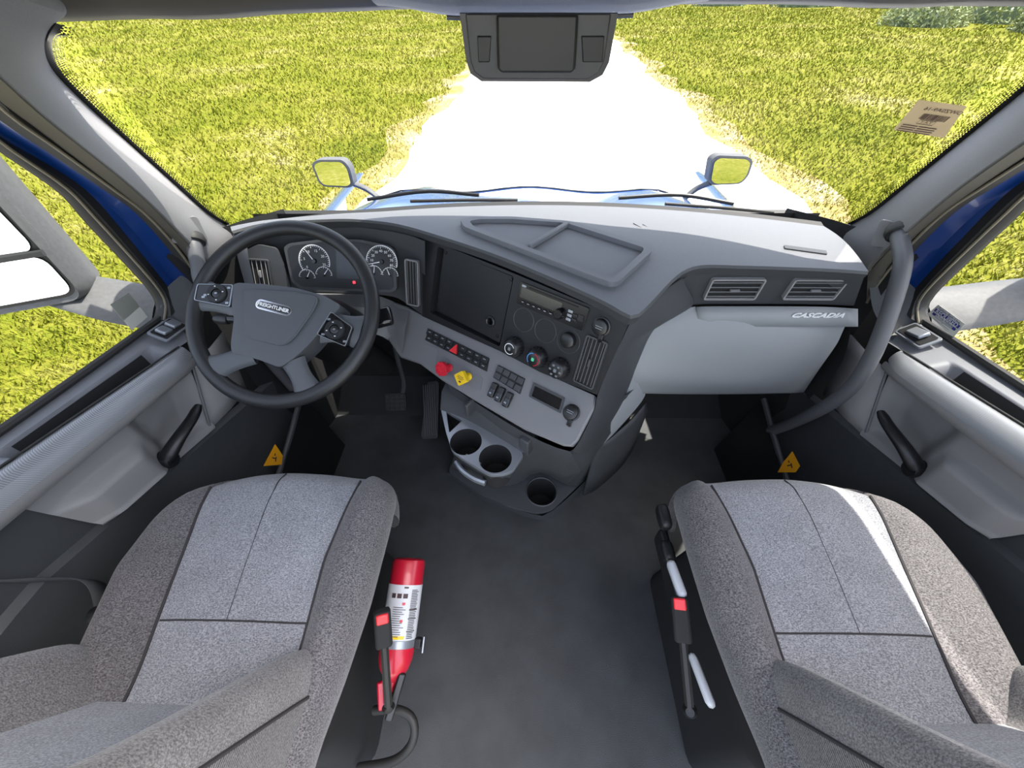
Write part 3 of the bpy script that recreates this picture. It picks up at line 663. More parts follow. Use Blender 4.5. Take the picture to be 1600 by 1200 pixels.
bars('preset_print', [(-.080+.0165*i, -.0185, -.074+.0165*i, -.0165) for i in range(6)], 'silver', t, FR, .0068)
lathe('volume_knob', [(0, .016), (.010, .016), (.012, .014), (.0135, .004), (.0135, 0)], 'gloss', t, at(FR, .03, -.008, .004), 28)
for k, (x, y) in enumerate(((.054, .006), (.054, -.004), (.054, -.014), (.068, .001), (.068, -.010))):
    box('radio_button', (.012, .007, .003), 'silver' if k < 3 else 'black', t, at(FR, x, y, .005), .001)
plate('usb_cover', rrect(.014, .014, .002), 'black', t, at(FR, .083, .0), .003, z=.006)
plate('eject_button', rrect(.012, .005, .001), 'silver', t, at(FR, -.083, .0215), .003, z=.006)

# --- lower grey switch panel
bl, br = FC @ V((*on(655, 494), 0)), FC @ V((*on(933, 617), 0))
tg = math.radians(52); FG = frame(bl, br-bl, hcn*math.cos(tg)+V((0, 0, 1))*math.sin(tg))
og = lambda *q: onf(FG, *q)
gp = plate('switch_panel', [og(*q) for q in ((612, 470), (635, 478), (660, 492), (780, 546), (845, 580), (932, 619), (928, 640), (903, 688), (893, 698), (880, 697), (820, 672), (745, 628), (690, 594), (655, 568), (625, 558), (605, 530))], 'grey', DB, FG, .03, bevel=.006)
# left part under the cluster
la = [P(*q, y=y) for q, y in (((385, 455), 1.06), ((465, 457), 1.05), ((540, 459), 1.04), ((585, 461), 1.03))]+[FG @ V((*og(612, 470), 0)), FG @ V((*og(640, 482), -.002))]
lb_ = [P(*q, z=z) for q, z in (((400, 500), .68), ((470, 505), .68), ((520, 510), .67), ((560, 515), .66))]+[FG @ V((*og(605, 530), 0)), FG @ V((*og(628, 559), -.002))]
patch('knee_panel', [la, [a.lerp(b, .35)+V((0, -.02, .01)) for a, b in zip(la, lb_)], lb_], 'grey', DB, n=24, k=4)
patch('under_panel', [lb_, [p+V((0, .05, -.05)) for p in lb_], [p+V((0, .2, -.1)) for p in lb_]], 'void', DB, n=14, k=2)
def btn_grid(q, nu, nv, par, name, lab, mtl, prints=None, skip=()):
    p = [V((*og(*c), 0)) for c in q]; o = plate(name, [(a.x, a.y) for a in p], 'black', par, FG, .004, z=.003, bevel=.001); o['label'] = lab
    s = None
    for i in range(nu):
        for j in range(nv):
            u, v = (i+.5)/nu, (j+.5)/nv
            c = p[0].lerp(p[1], u).lerp(p[3].lerp(p[2], u), v); ax = (p[1]-p[0]).normalized()
            if (i, j) in skip: continue
            Mx = at(FG, c.x, c.y, .004, math.atan2(ax.y, ax.x))
            w = (p[1]-p[0]).length/nu*.86; h = (p[3]-p[0]).length/nv*.84
            if s is None: s = box('switch_button', (w, h, .005), mtl, o, Mx, .0012)
            else: dup(s, o, Mx)
            if prints: bars('switch_icon', [(-w*.2, -h*.05, w*.2, h*.12)], prints, o, Mx, .0028)
    return o
o = btn_grid(((669, 513), (765, 560), (761, 581), (666, 532)), 9, 2, DB, 'switch_strip', 'black switch strip with red hazard triangle', 'panel', 'silver', skip=((4, 0), (4, 1)))
c = V((*og(712, 546), 0)); ax = V((*og(765, 560), 0))-V((*og(669, 513), 0)); HZ = at(FG, c.x, c.y, .008, math.atan2(ax.y, ax.x))
plate('hazard_button', rpoly([(-.014, -.012), (.014, -.012), (0, .016)], .003), 'orangered', o, HZ, .006, bevel=.001)
btn_grid(((779, 570), (821, 592), (813, 616), (771, 590)), 4, 2, DB, 'switch_block', 'block of eight blank grey switches', 'char')
sq = [og(*q) for q in ((662, 536), (685, 546), (681, 573), (660, 562))]
plate('blank_square', rpoly(sq, .006), 'grey', DB, FG, .003, z=.0015, bevel=.001)
rc = [og(*q) for q in ((692, 556), (755, 590), (751, 610), (742, 609), (692, 582))]
plate('knob_recess', rpoly(rc, .008), 'dash', DB, FG, .003, z=.0012, bevel=.001)
# rockers
r0 = None
for q in ((772, 610), (783, 617), (795, 625)):
    x, y = og(*q); Mx = at(FG, x, y, .006, math.atan2(ax.y, ax.x))
    k = box('rocker_switch', (.0185, .042, .014), 'gloss', DB, Mx @ Matrix.Rotation(.1, 4, 'X'), .003)
    box('rocker_cap', (.016, .018, .006), 'black', k, Mx @ Matrix.Translation((0, .011, .007)) @ Matrix.Rotation(.25, 4, 'X'), .002)
    bars('rocker_icon', [(-.004, -.012, .004, -.008)], 'silver', k, Mx, .0085)
# display slot
dq = [og(*q) for q in ((834, 598), (883, 622), (876, 646), (827, 620))]; di = [og(*q) for q in ((836, 603), (879, 624), (874, 641), (831, 619))]
w_ = plate('display_bezel', rpoly(dq, .003), 'char', DB, FG, .006, z=.004, holes=[rpoly(di, .003)], bevel=.001)
plate('display_well', di, 'gloss', w_, FG, .002, z=.0005)
outlet(FG, (893, 645), DB)
# brake knobs
def pullknob(q, name, lab, m, dia):
    x, y = og(*q); G = at(FG, x, y, 0, math.atan2(ax.y, ax.x)); k = thing(name, lab, 'knob', G.translation)
    G2 = G @ Matrix.Rotation(math.radians(22), 4, 'X')
    lathe('shaft', [(.011, 0), (.012, .004), (.009, .008), (.008, .03)], m, k, G2, 20)
    if dia: pts = rpoly([(0, .024), (.024, 0), (0, -.024), (-.024, 0)], .005)
    else: pts = [(.0205*(1+.06*math.cos(8*a))*math.cos(a), .0205*(1+.06*math.cos(8*a))*math.sin(a)) for a in np.linspace(0, 2*math.pi, 64, endpoint=False)]
    plate('knob_face', pts, m, k, G2, .012, z=.04, bevel=.002)
    if dia: bars('knob_print', [(-.010, .005, .010, .0065), (-.012, .001, .012, .0025), (-.008, -.003, .008, -.0015), (-.003, -.012, .005, -.007)], 'ink', k, G2, .0403)
    else: bars('knob_print', [(-.010, .004, .010, .0052), (-.012, -.001, .012, .0005), (-.009, -.006, .009, -.0045)], 'orangered', k, G2, .0403)
pullknob((703, 574), 'trailer_air_knob', 'red octagonal pull knob on the grey switch panel', 'red', False)
pullknob((733, 588), 'parking_brake_knob', 'yellow diamond pull knob on the grey switch panel', 'yellow', True)

# --- instrument cluster
lA = [P(*q, z=.905) for q in ((368, 374), (430, 360), (530, 354), (600, 360), (640, 368), (664, 377))]
lB = [P(*q, y=y) for q, y in (((385, 452), 1.06), ((465, 455), 1.05), ((540, 458), 1.04), ((612, 463), 1.03), ((640, 478), 1.01))]+[FC @ V((*on(661, 493), 0))]
patch('cluster_surround', [lA, [a.lerp(b, .5)+V((0, .02, 0)) for a, b in zip(rs(lA, 12), rs(lB, 12))], lB], 'char', DB, n=30, k=5)
FK = frame(P(530, 420, y=1.015), V((1, -.02, 0)), V((0, -math.cos(math.radians(28)), math.sin(math.radians(28)))))
ok = lambda *q: onf(FK, *q)
IC = thing('instrument_cluster', 'black instrument cluster with white dials behind the steering wheel', 'instrument cluster', FK.translation)
cl = [ok(*q) for q in ((443, 386), (452, 380), (500, 374), (560, 374), (608, 384), (617, 392), (620, 452), (612, 457), (470, 452), (455, 440))]
plate('bezel', rpoly(cl, .008), 'char', IC, FK, .02, bevel=.003)
ci = [ok(*q) for q in ((449, 389), (456, 384), (502, 378), (558, 378), (605, 388), (612, 394), (615, 449), (609, 453), (473, 448), (459, 437))]
plate('dial_face', rpoly(ci, .008), 'black', IC, FK, .004, z=.002)
def gauge(q, r, nums, a0, a1, needle, name, small=False):
    x, y = ok(*q); G = at(FK, x, y, .003)
    a0, a1 = math.radians(a0), math.radians(a1)
    dial = grid(name, [[V((rr*math.cos(a), rr*math.sin(a), 0)) for a in np.linspace(a0, a1, 32)] for rr in (r*.95, r)], 'white', IC, G)
    nt_ = 10 if small else 30; rects = []; vs = []; fs = []
    for i in range(nt_+1):
        a = lerp(a0, a1, i/nt_); L = .78 if i % 5 == 0 else .87; w = .0006 if not small else .0005
        u = V((math.cos(a), math.sin(a), 0)); t_ = V((-u.y, u.x, 0)); k = len(vs)
        vs += [u*r*L-t_*w, u*r-t_*w, u*r+t_*w, u*r*L+t_*w]; fs.append((k, k+1, k+2, k+3))
    mesh('tick_marks', vs, fs, 'white', dial, G, smooth=False)
    for i, nmb in enumerate(nums):
        a = lerp(a0, a1, i/(len(nums)-1)); text('numeral', nmb, r*.22, 'white', dial, G @ Matrix.Translation((r*.64*math.cos(a), r*.64*math.sin(a), 0)), 0)
    an = math.radians(needle); Mx = G @ Matrix.Rotation(an, 4, 'Z')
    mesh('needle', [(-.1*r, -.0016, .002), (.9*r, -.0006, .002), (.9*r, .0006, .002), (-.1*r, .0016, .002)], [(0, 1, 2, 3)], 'white', dial, Mx, smooth=False)
    lathe('needle_hub', [(0, .005), (r*.12, .005), (r*.15, 0)], 'gloss', dial, G, 16)
gauge((492, 408), .046, ['0', '5', '10', '15', '20', '25'], 215, -20, 125, 'rev_counter')
gauge((597, 409), .046, ['5', '10', '20', '30', '40', '50', '60', '70', '80'], 200, -20, 190, 'speedometer')
for q, n_a in (((481, 434), 60), ((507, 430), 50), ((585, 428), 80), ((610, 431), 110)):
    gauge(q, .0245, ['', ''], 170, 0, n_a, 'small_gauge', True)
dsp = [ok(*q) for q in ((524, 386), (561, 386), (566, 436), (527, 435))]
pl = plate('driver_display', rpoly(dsp, .003), 'char', IC, FK, .004, z=.0045); plate('screen', [( x*.9+.1*sum(p[0] for p in dsp)/4, y*.9+.1*sum(p[1] for p in dsp)/4) for x, y in dsp], 'lcd', pl, FK, .001, z=.0055)
plate('warning_lamp', rrect(.008, .008, .002), 'lamp', IC, frameat(FK, 554, 441, .004), .001)
# vents on the driver side
FV = frame(P(644, 440, y=.995), ec*.5+V((1, -.1, 0))*.5, V((-.25, -1, .3)))
vent(FV, ((633, 405), (654, 406), (656, 478), (636, 476)), 4, True, DB, fm='grey', lab='narrow upright air vent beside the instrument cluster', tabs=False)
FV2 = frame(P(407, 428, y=1.0), V((1, .3, 0)), V((.3, -1, .35)))
lv = plate('vent_housing', rpoly([onf(FV2, *q) for q in ((382, 392), (402, 382), (432, 388), (445, 420), (455, 455), (392, 452))], .01), 'char', DB, FV2, .01, z=-.004, bevel=.003)
vent(FV2, ((388, 404), (420, 404), (428, 451), (394, 449)), 4, True, DB, fm='char', slm='door', lab='upright air vent at the driver end of the dashboard')
patch('end_cap', [[P(364, 366, x=-.87), P(372, 405, x=-.87), P(383, 445, x=-.87)], [P(385, 372, x=-.80), P(388, 400, x=-.80), P(398, 448, x=-.80)]], 'dash', DB, n=10, k=3)

# --- passenger side
yg = .86
ft = [P(*q, z=.905) for q in ((1062, 440), (1078, 430), (1105, 424), (1160, 424), (1225, 425), (1300, 428), (1350, 433))]
FGl = frame(P(1210, 500, y=yg), V((1, -.02, 0)), V((0, -1, .06)))
ol = lambda *q: V(FGl @ V((*onf(FGl, *q), 0)))
fbm = [ol(*q) for q in ((1020, 505), (1048, 485), (1085, 476), (1160, 475), (1225, 475), (1290, 476), (1334, 478))]
patch('vent_panel', [ft, fbm], 'char', DB, n=26, k=3)
FVp = frame((ft[3]+fbm[3])/2, fbm[5]-fbm[2], (ft[3]-fbm[3]).cross(V((-1, 0, 0))) if (ft[3]-fbm[3]).cross(V((-1, 0, 0))).y < 0 else -(ft[3]-fbm[3]).cross(V((-1, 0, 0))))
FVp = at(FVp, 0, 0, .007)
vent(FVp, ((1104, 435), (1190, 435), (1186, 467), (1106, 467)), 4, False, DB, fm='door', slm='grey', lab='wide air vent, inner one of the two above the glove box')
vent(FVp, ((1230, 435), (1316, 436), (1311, 467), (1232, 467)), 4, False, DB, fm='door', slm='grey', lab='wide air vent, outer one of the two above the glove box')
# glove box: bulging light grey door
gt = [ol(*q) for q in ((1085, 500), (1100, 498), (1160, 498), (1225, 498), (1290, 498), (1326, 498))]
g1 = [(1085, 476), (1100, 475), (1160, 475), (1225, 475), (1290, 476), (1334, 479)]
strip = patch('badge_strip', [[ol(*q)+V((0, -.010, 0)) for q in g1], [p+V((0, -.034, 0)) for p in gt]], 'light', DB, n=16, k=2, solid=.006)
text('badge_lettering', 'CASCADIA', .0185, 'white', strip, at(FGl, *onf(FGl, 1268, 484), .0275), .0012, shear=.35, sx=1.5, bold=.0006)
rows = []
NL = 28
left = rs([ol(*q) for q in ((1085, 476), (1048, 488), (1022, 512), (1004, 550), (990, 590), (972, 632), (950, 668), (936, 690))], NL)
# one light grey moulding: glove box front that sweeps left and down beside the console
LP = [((1085, 479), .855), ((1048, 491), .845), ((1020, 517), .825), ((1003, 552), .80), ((989, 588), .775), ((992, 614), .785)]
RP = [((1326, 499), .85), ((1318, 515), .835), ((1309, 535), .825), ((1297, 553), .82), ((1278, 580), .825), ((1256, 613), .84)]
gl_, gr_ = rs([P(*q, y=y) for q, y in LP], 22), rs([P(*q, y=y) for q, y in RP], 22)
rows = []
for i, (a, b) in enumerate(zip(gl_, gr_)):
    v = i/21; rows.append([a.lerp(b, u)+V((0, -.028*math.sin(math.pi*min(1, u*1.0))**.6*math.sin(math.pi*min(1, .12+.8*v)), 0)) for u in np.linspace(0, 1, 22)])
rows.append([p+V((0, .012, -.012)) for p in rows[-1]]); rows.append([p+V((0, .12, .0)) for p in rows[-1]])
grid('glove_box', rows, 'light', DB)
tl_ = [P(*q, y=y) for q, y in (((989, 588), .775), ((972, 630), .75), ((952, 664), .72), ((936, 689), .70))]
tr_ = [P(*q, y=y) for q, y in (((1010, 600), .787), ((1006, 622), .79), ((978, 657), .76), ((944, 693), .71))]
tl_, tr_ = rs(tl_, 14), rs(tr_, 14)
grid('console_cheek', [tl_, [a.lerp(b, .5)+V((-.004, -.006, .002)) for a, b in zip(tl_, tr_)], tr_, [p+V((.008, .04, 0)) for p in tr_]], 'light', DB)
left3 = rs([P(*q, y=y) for q, y in LP[:5]]+[P(*q, y=y) for q, y in (((972, 630), .75), ((952, 664), .72), ((936, 689), .70), ((925, 712), .695))], NL)
# dark console flank between the centre panel and the cheek
fa = rs([lip1[j] for j in (0,)]+[V(FC @ V((*on(984, 502), .0)))][:0]+[FC @ V((*on(984, 502), 0)), FC @ V((*on(960, 556), 0)), FC @ V((*on(934, 617), 0)), FG @ V((*og(929, 640), 0)), FG @ V((*og(904, 690), -.004))] if False else [FC @ V((*on(986, 500), 0))+V((.004, .012, .028)), FC @ V((*on(986, 501), 0)), FC @ V((*on(960, 556), 0)), FC @ V((*on(934, 617), 0)), FG @ V((*og(929, 640), -.002)), FG @ V((*og(904, 690), -.006)), FG @ V((*og(890, 705), -.02))], NL)
fbk = [P(1068, 432, z=.905)]+left3[1:]
fbk = rs([P(1070, 430, z=.915), P(1066, 436, z=.90)]+left3[::3]+[left3[-1]], NL)
grid('console_flank', [fa, [a.lerp(b, .10)+V((.006, -.004, 0)) for a, b in zip(fa, fbk)], [a.lerp(b, .5)+V((.012, 0, 0)) for a, b in zip(fa, fbk)], fbk], 'char', DB, sub=1)
# glove box side return toward the door, and the dark space below
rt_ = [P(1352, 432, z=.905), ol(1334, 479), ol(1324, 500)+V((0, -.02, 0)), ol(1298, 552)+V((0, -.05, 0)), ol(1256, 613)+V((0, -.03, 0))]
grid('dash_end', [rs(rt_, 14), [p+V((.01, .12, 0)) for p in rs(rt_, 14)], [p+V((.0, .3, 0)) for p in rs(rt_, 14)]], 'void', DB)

# ================================================================== CONSOLE PEDESTAL WITH CUP HOLDERS
CC = thing('floor_console', 'charcoal floor console with cup holders below the dashboard', 'console', (-.05, .75, 0))
Zc = .50; Fc = frame(V((-.12, .62, Zc)), V((1, 0, 0)), V((0, 0, 1)))
oc = lambda *q: onf(Fc, *q)
cu1, cu2 = oc(728, 690), oc(774, 716); rc_ = .045
outl = [oc(*q) for q in ((689, 640), (692, 632), (770, 678), (812, 700), (818, 712), (801, 736), (786, 741), (766, 742), (755, 736), (722, 716), (706, 704), (697, 676))]
tri = [oc(*q) for q in ((697, 642), (722, 657), (702, 676))]
tray = plate('cup_tray', rpoly(outl, .01), 'silver', CC, Fc, .012, holes=[circ(rc_, 36, *cu1), circ(rc_, 36, *cu2), rpoly(tri, .004)], bevel=.003)
for c in (cu1, cu2):
    lathe('cup_well', [(rc_, .0), (rc_*.97, -.01), (rc_*.9, -.09), (0, -.09)], 'void', CC, at(Fc, *c), 36)
bod = [(x, y) for x, y in outl]
for nm, sc_, z0, z1 in (('holder_body', .97, -.012, -.10),):
    cx = sum(x for x, y in bod)/len(bod); cy = sum(y for x, y in bod)/len(bod)
    A = [V((cx+(x-cx)*.98, cy+(y-cy)*.98, z0)) for x, y in bod]; B = [V((cx+(x-cx)*.86, cy+(y-cy)*.86+.02, z1)) for x, y in bod]
    grid(nm, [A, B], 'char', CC, Fc, cu=True)
# retaining bar in front of the cups
q = [P(*a, z=.44) for a in ((713, 722), (722, 735), (740, 748), (758, 755))]
tube('holder_bar', q, .008, 'silver', CC, n=8, seg=12, flat=1.3)
tube('holder_bridge', [P(728, 712, z=.49), P(740, 720, z=.49), P(750, 726, z=.49)], .006, 'silver', CC, n=8, seg=8)
# shelf between tray and switch panel
sh = [P(*a, z=.53) for a in ((690, 612), (740, 640), (815, 680), (835, 690))]; sh2 = [P(*a, z=.50) for a in ((688, 640), (730, 656), (790, 690), (818, 708))]
patch('shelf', [[p+V((.03, .10, .02)) for p in sh], sh, sh2], 'char', CC, n=14, k=2)
box('shelf_rail', (.012, .09, .05), 'char', CC, frame(P(744, 628, z=.55), ec, V((0, 0, 1))), .004)
box('shelf_end', (.03, .05, .06), 'char', CC, frame(P(826, 690, z=.52), ec, V((0, 0, 1))), .004)
# pedestal: rounded column widening to the base
fp_top = [P(*a, z=.57) for a in ((700, 600), (760, 640), (830, 682), (888, 705), (905, 695), (930, 650))]+[V((.34, .86, .57)), V((.0, 1.1, .57))]
fp_bot = [P(*q, z=0) for q in ((700, 742), (755, 782), (800, 800), (838, 812), (868, 806), (935, 742))]+[V((.45, 1.0, 0)), V((.1, 1.15, 0))]
fp_low = [P(*q, z=.115) for q in ((700, 738), (757, 775), (800, 793), (838, 804), (862, 799), (925, 740))]+[V((.42, .98, .12)), V((.08, 1.13, .12))]
fp_mid = [P(*q, z=.125) for q in ((706, 730), (765, 757), (806, 757), (842, 738), (895, 760), (922, 736))]+[V((.40, .96, .125)), V((.06, 1.12, .125))]
fp_up = [P(*q, z=.42) for q in ((720, 660), (770, 690), (812, 718), (845, 728), (895, 742), (922, 715))]+[V((.36, .93, .42)), V((.03, 1.12, .42))]
def loop(p): return rs(p+[p[0]], 49)[:-1]
grid('pedestal', [loop(fp_top), loop(fp_up), loop(fp_mid)], 'char', CC, cu=True)
grid('pedestal_foot', [loop(fp_low), loop(fp_bot)], 'char', CC, cu=True)
# low cup holder block at the foot
Fl = frame(V((.03, .56, .118)), V((1, 0, 0)), V((0, 0, 1))); ob = lambda *q: onf(Fl, *q)
cl3 = ob(846, 768); rl = .054
lo_ = [ob(*q) for q in ((700, 738), (757, 775), (800, 793), (838, 803), (862, 798), (925, 738), (900, 700), (760, 690), (715, 700))]
plate('foot_plate', rpoly(lo_, .02), 'char', CC, Fl, .012, holes=[circ(rl, 32, *cl3)], bevel=.003)
lathe('cup_well', [(rl, 0), (rl*.98, -.01), (rl*.9, -.115), (0, -.115)], 'void', CC, at(Fl, *cl3), 32)
lathe('cup_rim', [(rl-.001, .001), (rl+.0015, .003), (rl+.005, .001)], 'char', CC, at(Fl, *cl3), 32)
# side pocket with lip beside the cheek
pk = [P(*a, y=y) for a, y in (((930, 693), .70), ((945, 690), .72), ((985, 655), .80), ((1008, 628), .86))]
pk2 = [P(*a, y=y) for a, y in (((925, 715), .70), ((948, 705), .72), ((990, 668), .80), ((1010, 640), .86))]
patch('pocket_wall', [pk, pk2, [p+V((0, 0, -.25)) for p in pk2]], 'char', CC, n=14, k=2, solid=.006)
tube('pocket_lip', pk2, .005, 'grey', CC, n=8, seg=14)

# ================================================================== STEERING WHEEL
wc = V((-.622, .770, .84)); wn = V((0, -math.sin(math.radians(36)), math.cos(math.radians(36)))); FWm = frame(wc, V((1, 0, 0)), wn)
SW = thing('steering_wheel', 'black leather truck steering wheel with four spokes', 'steering wheel', wc)
RW = .222
grid('rim', [[V(((RW+.0185*math.cos(b))*math.cos(a), (RW+.0185*math.cos(b))*math.sin(a), .016*math.sin(b))) for b in np.linspace(0, 2*math.pi, 16, endpoint=False)] for a in np.linspace(0, 2*math.pi, 96, endpoint=False)], 'leather', SW, FWm, cu=True, cv=True)
ow = lambda *q: onf(FWm, *q)
hubp = [ow(*q) for q in ((374, 450), (382, 447), (420, 449), (470, 455), (512, 466), (540, 482), (524, 500), (503, 527), (487, 545), (468, 562), (446, 577), (420, 567), (392, 558), (372, 554), (371, 540), (376, 500), (372, 486))]
hb_ = rpoly(hubp, .012)
hubo = plate('hub_cover', hb_, 'hub', SW, FWm, .06, z=.022, bevel=.012, seg=4)
ins = [ow(*q) for q in ((392, 462), (400, 458), (470, 462), (508, 470), (500, 490), (470, 532), (460, 541), (448, 544), (402, 533), (393, 526))]
plate('horn_pad', rpoly(ins, .018), 'hub', hubo, FWm, .004, z=.027, bevel=.003)
plate('horn_inset', rpoly([(x*.94+.06*sum(p[0] for p in ins)/len(ins), y*.94+.06*sum(p[1] for p in ins)/len(ins)) for x, y in ins], .016), 'hub', hubo, FWm, .004, z=.0276)
# emblem
e0, e1 = ow(414, 480), ow(464, 493); ea = math.atan2(e1[1]-e0[1], e1[0]-e0[0]); FE = at(FWm, (e0[0]+e1[0])/2, (e0[1]+e1[1])/2, .0292, ea)
el = math.hypot(e1[0]-e0[0], e1[1]-e0[1])+.006
em = plate('emblem', rrect(el, .024, .0119, 8), 'chrome', hubo, FE, .004, bevel=.001); plate('emblem_field', rrect(el-.006, .018, .0089, 8), 'black', em, FE, .001, z=.0006)
text('emblem_lettering', 'FREIGHTLINER', .0125, 'white', em, at(FE, 0, 0, .001), .0006, sx=.98, bold=.0003)
plate('emblem_rim', rrect(el-.008, .016, .0079, 8), 'chrome', em, FE, .0006, z=.0009, holes=[rrect(el-.0095, .0145, .0072, 8)])
# spokes
def spoke(pa, pb, wa, wb, m='hub'):
    a, b = V((*ow(*pa), 0)), V((*ow(*pb), 0)); d_ = (b-a); n2 = V((-d_.y, d_.x, 0)).normalized(); rows = []
    for t in np.linspace(0, 1, 8):
        c = a.lerp(b, t); w = lerp(wa, wb, t)*(1-.22*math.sin(math.pi*t)); z = lerp(.008, .0, t)
        rows.append([c+n2*w*math.cos(q)+V((0, 0, z+.011*math.sin(q))) for q in np.linspace(0, 2*math.pi, 14, endpoint=False)])
    return grid('spoke', rows, m, SW, FWm, cu=True)
spoke((382, 478), (318, 462), .040, .042); spoke((510, 510), (566, 520), .045, .045)
spoke((400, 552), (330, 578), .03, .038); spoke((462, 566), (482, 612), .03, .036)
# switch pods
for q, cen, nm in ((((320, 449), (375, 450), (370, 484), (315, 474)), (350, 464), 'left'), (((524, 491), (557, 515), (546, 545), (502, 526)), (530, 519), 'right')):
    pts = [ow(*a) for a in q]
    pod = plate('switch_pod', rpoly(pts, .005), 'gloss', SW, FWm, .02, z=.022, bevel=.002)
    plate('pod_trim', rpoly(pts, .005), 'silver', pod, FWm, .003, z=.0235, holes=[rpoly([(x*.95+.05*sum(p[0] for p in pts)/4, y*.95+.05*sum(p[1] for p in pts)/4) for x, y in pts], .005)])
    c = ow(*cen); rg = lathe('ring_button', [(.012, .004), (.013, .005), (.0225, .005), (.0245, .002), (.0245, 0)], 'panel', pod, at(FWm, *c, .022), 30)
    lathe('ok_button', [(0, .0045), (.008, .0045), (.0105, .003), (.0105, 0)], 'black', pod, at(FWm, *c, .022), 24)
    for a in range(4):
        bars('arrow_icon', [(-.0018, -.001, .0018, .001)], 'white', pod, at(FWm, c[0]+.0175*math.cos(a*math.pi/2+.2), c[1]+.0175*math.sin(a*math.pi/2+.2), .0272), .0002)
    bars('phone_icon', [(-.003, -.002, .003, .002)], 'silver', pod, at(FWm, *c, .0265), .0003)
    for a in (((332, 466), (368, 455), (365, 478), (329, 469)) if nm == 'left' else ((521, 503), (545, 537), (512, 526))):
        x, y = ow(*a); plate('pod_icon', rrect(.008, .005, .001), 'silver', pod, at(FWm, x, y, .0226), .0004)
# column
SCo = thing('steering_column', 'black steering column shroud with stalks behind the wheel', 'steering column', wc+V((0, .15, -.3)))
axd = -wn
rows = []
for t, w, h in ((.03, .055, .05), (.06, .075, .065), (.12, .085, .075), (.2, .085, .08), (.3, .08, .09)):
    c = wc+axd*t+V((.03, .02*t, 0)); rows.append([c+FWm.to_3x3() @ V((w*math.copysign(abs(math.cos(q))**.6, math.cos(q)), h*math.copysign(abs(math.sin(q))**.6, math.sin(q)), 0)) for q in np.linspace(0, 2*math.pi, 24, endpoint=False)])
grid('shroud', [[sum(rows[0], V())/24]*24]+rows, 'black', SCo, cu=True)
# stalks
a = P(376, 500, z=.83); b = P(338, 497, z=.83)
s_ = tube('wiper_stalk', [a+V((.05, .0, -.02)), a, a.lerp(b, .5)], .011, 'gloss', SCo, n=12, seg=10); s_['label'] = 'left stalk behind the wheel'
tube('stalk_end', [a.lerp(b, .45), a.lerp(b, .75), b], .016, 'black', s_, n=12, seg=8, flat=.8, rad=([0, .1, .8, 1], [.9, 1, 1, .8]))
a = P(575, 500, z=.80); b = P(608, 494, z=.80)
s_ = tube('gear_stalk', [a+V((-.06, .0, -.01)), a, a.lerp(b, .4)], .013, 'gloss', SCo, n=12, seg=10); s_['label'] = 'right stalk beside the wheel rim'
box('stalk_end', (.05, .05, .026), 'gloss', s_, frame(a.lerp(b, .7), b-a, V((0, -.5, 1))), .008)
tube('column_tube', [wc+axd*.26+V((.03, 0, 0)), V((-.6, 1.15, .3))], .045, 'void', SCo, n=14, seg=6)
# pedals
t = thing('brake_pedal', 'black ribbed brake pedal hanging left of the accelerator', 'pedal', (-.58, 1.05, .1))
Fb = frame(P(618, 628, z=.17), V((1, .05, 0)), V((0, -.75, .66)))
plate('pad', rrect(.088, .075, .012), 'rubber', t, Fb, .014, bevel=.003); r0 = None
for i in range(4):
    for j in range(4):
        Mx = at(Fb, (i-1.5)*.021, (j-1.5)*.018, .002)
        r0 = box('tread_block', (.016, .012, .005), 'panel', t, Mx, .001) if r0 is None else dup(r0, t, Mx)
e = Fb @ V((.03, .035, -.01)); tube('lever', [e, e+V((.012, .02, .06)), e+V((.012, .03, .2)), e+V((.0, .1, .3))], .010, 'char', t, n=8, seg=12)
t = thing('accelerator_pedal', 'long black ribbed accelerator pedal beside the floor console', 'pedal', (-.40, 1.0, .05))
Fa = frame(P(672, 642, z=.13), V((1, .12, 0)), V((-.05, -.62, .78)))
pq = [onf(Fa, *q) for q in ((668, 597), (683, 595), (686, 600), (684, 685), (660, 686), (658, 680))]
plate('pad', rpoly(pq, .008), 'rubber', t, Fa, .02, bevel=.003)
ylo, yhi = pq[4][1]+.012, pq[0][1]-.012; r0 = None
for i in range(6):
    Mx = at(Fa, lerp(-.024, .024, i/5), (ylo+yhi)/2, .002, -.02)
    r0 = box('tread_rib', (.005, yhi-ylo, .005), 'char', t, Mx, .001) if r0 is None else dup(r0, t, Mx)

# ================================================================== GRAB HANDLES
for s in (-1, 1):
    t = thing('grab_handle', 'grey tubular grab handle running down beside the %s' % ('driver-side pillar' if s < 0 else 'passenger-side pillar and glove box'), 'grab handle', (s*.86, .9, .4), 'pillar grab handles')
    c = [P(1404, 362, x=.905), P(1408, 385, x=.89), P(1411, 410, x=.875), P(1402, 450, x=.865), P(1382, 510, x=.855), P(1358, 565, x=.85), P(1330, 605, x=.85), P(1290, 635, x=.85), P(1235, 662, x=.86), P(1190, 678, x=.88)]
    if s < 0: c = [P(302, 374, x=-.912), P(304, 388, x=-.905), P(310, 415, x=-.90), P(320, 448, x=-.895), V((-.893, .93, .70)), V((-.895, .95, .5)), V((-.90, .98, .34))]
    c = mir(c, s); tube('bar', c, .018, 'handle', t, n=16, seg=40)
    Fh = frame(mir([P(1388, 360, x=.905)] if s > 0 else [P(300, 358, x=-.915)], s)[0]+V((0, -.02, 0)), V((0, 1, -.2)), V((-s*.75, -.62, .1)))
    plate('mount_cover', rpoly([(-.042, -.02), (-.015, .034), (.035, .036), (.038, -.03)], .010), 'pillar', t, Fh, .012, bevel=.004)
    lathe('collar', [(.022, -.012), (.026, -.01), (.028, .0), (.024, .012)], 'rubber', t, frame(c[0], V((1, 0, 0)), c[0]-c[1]), 24)

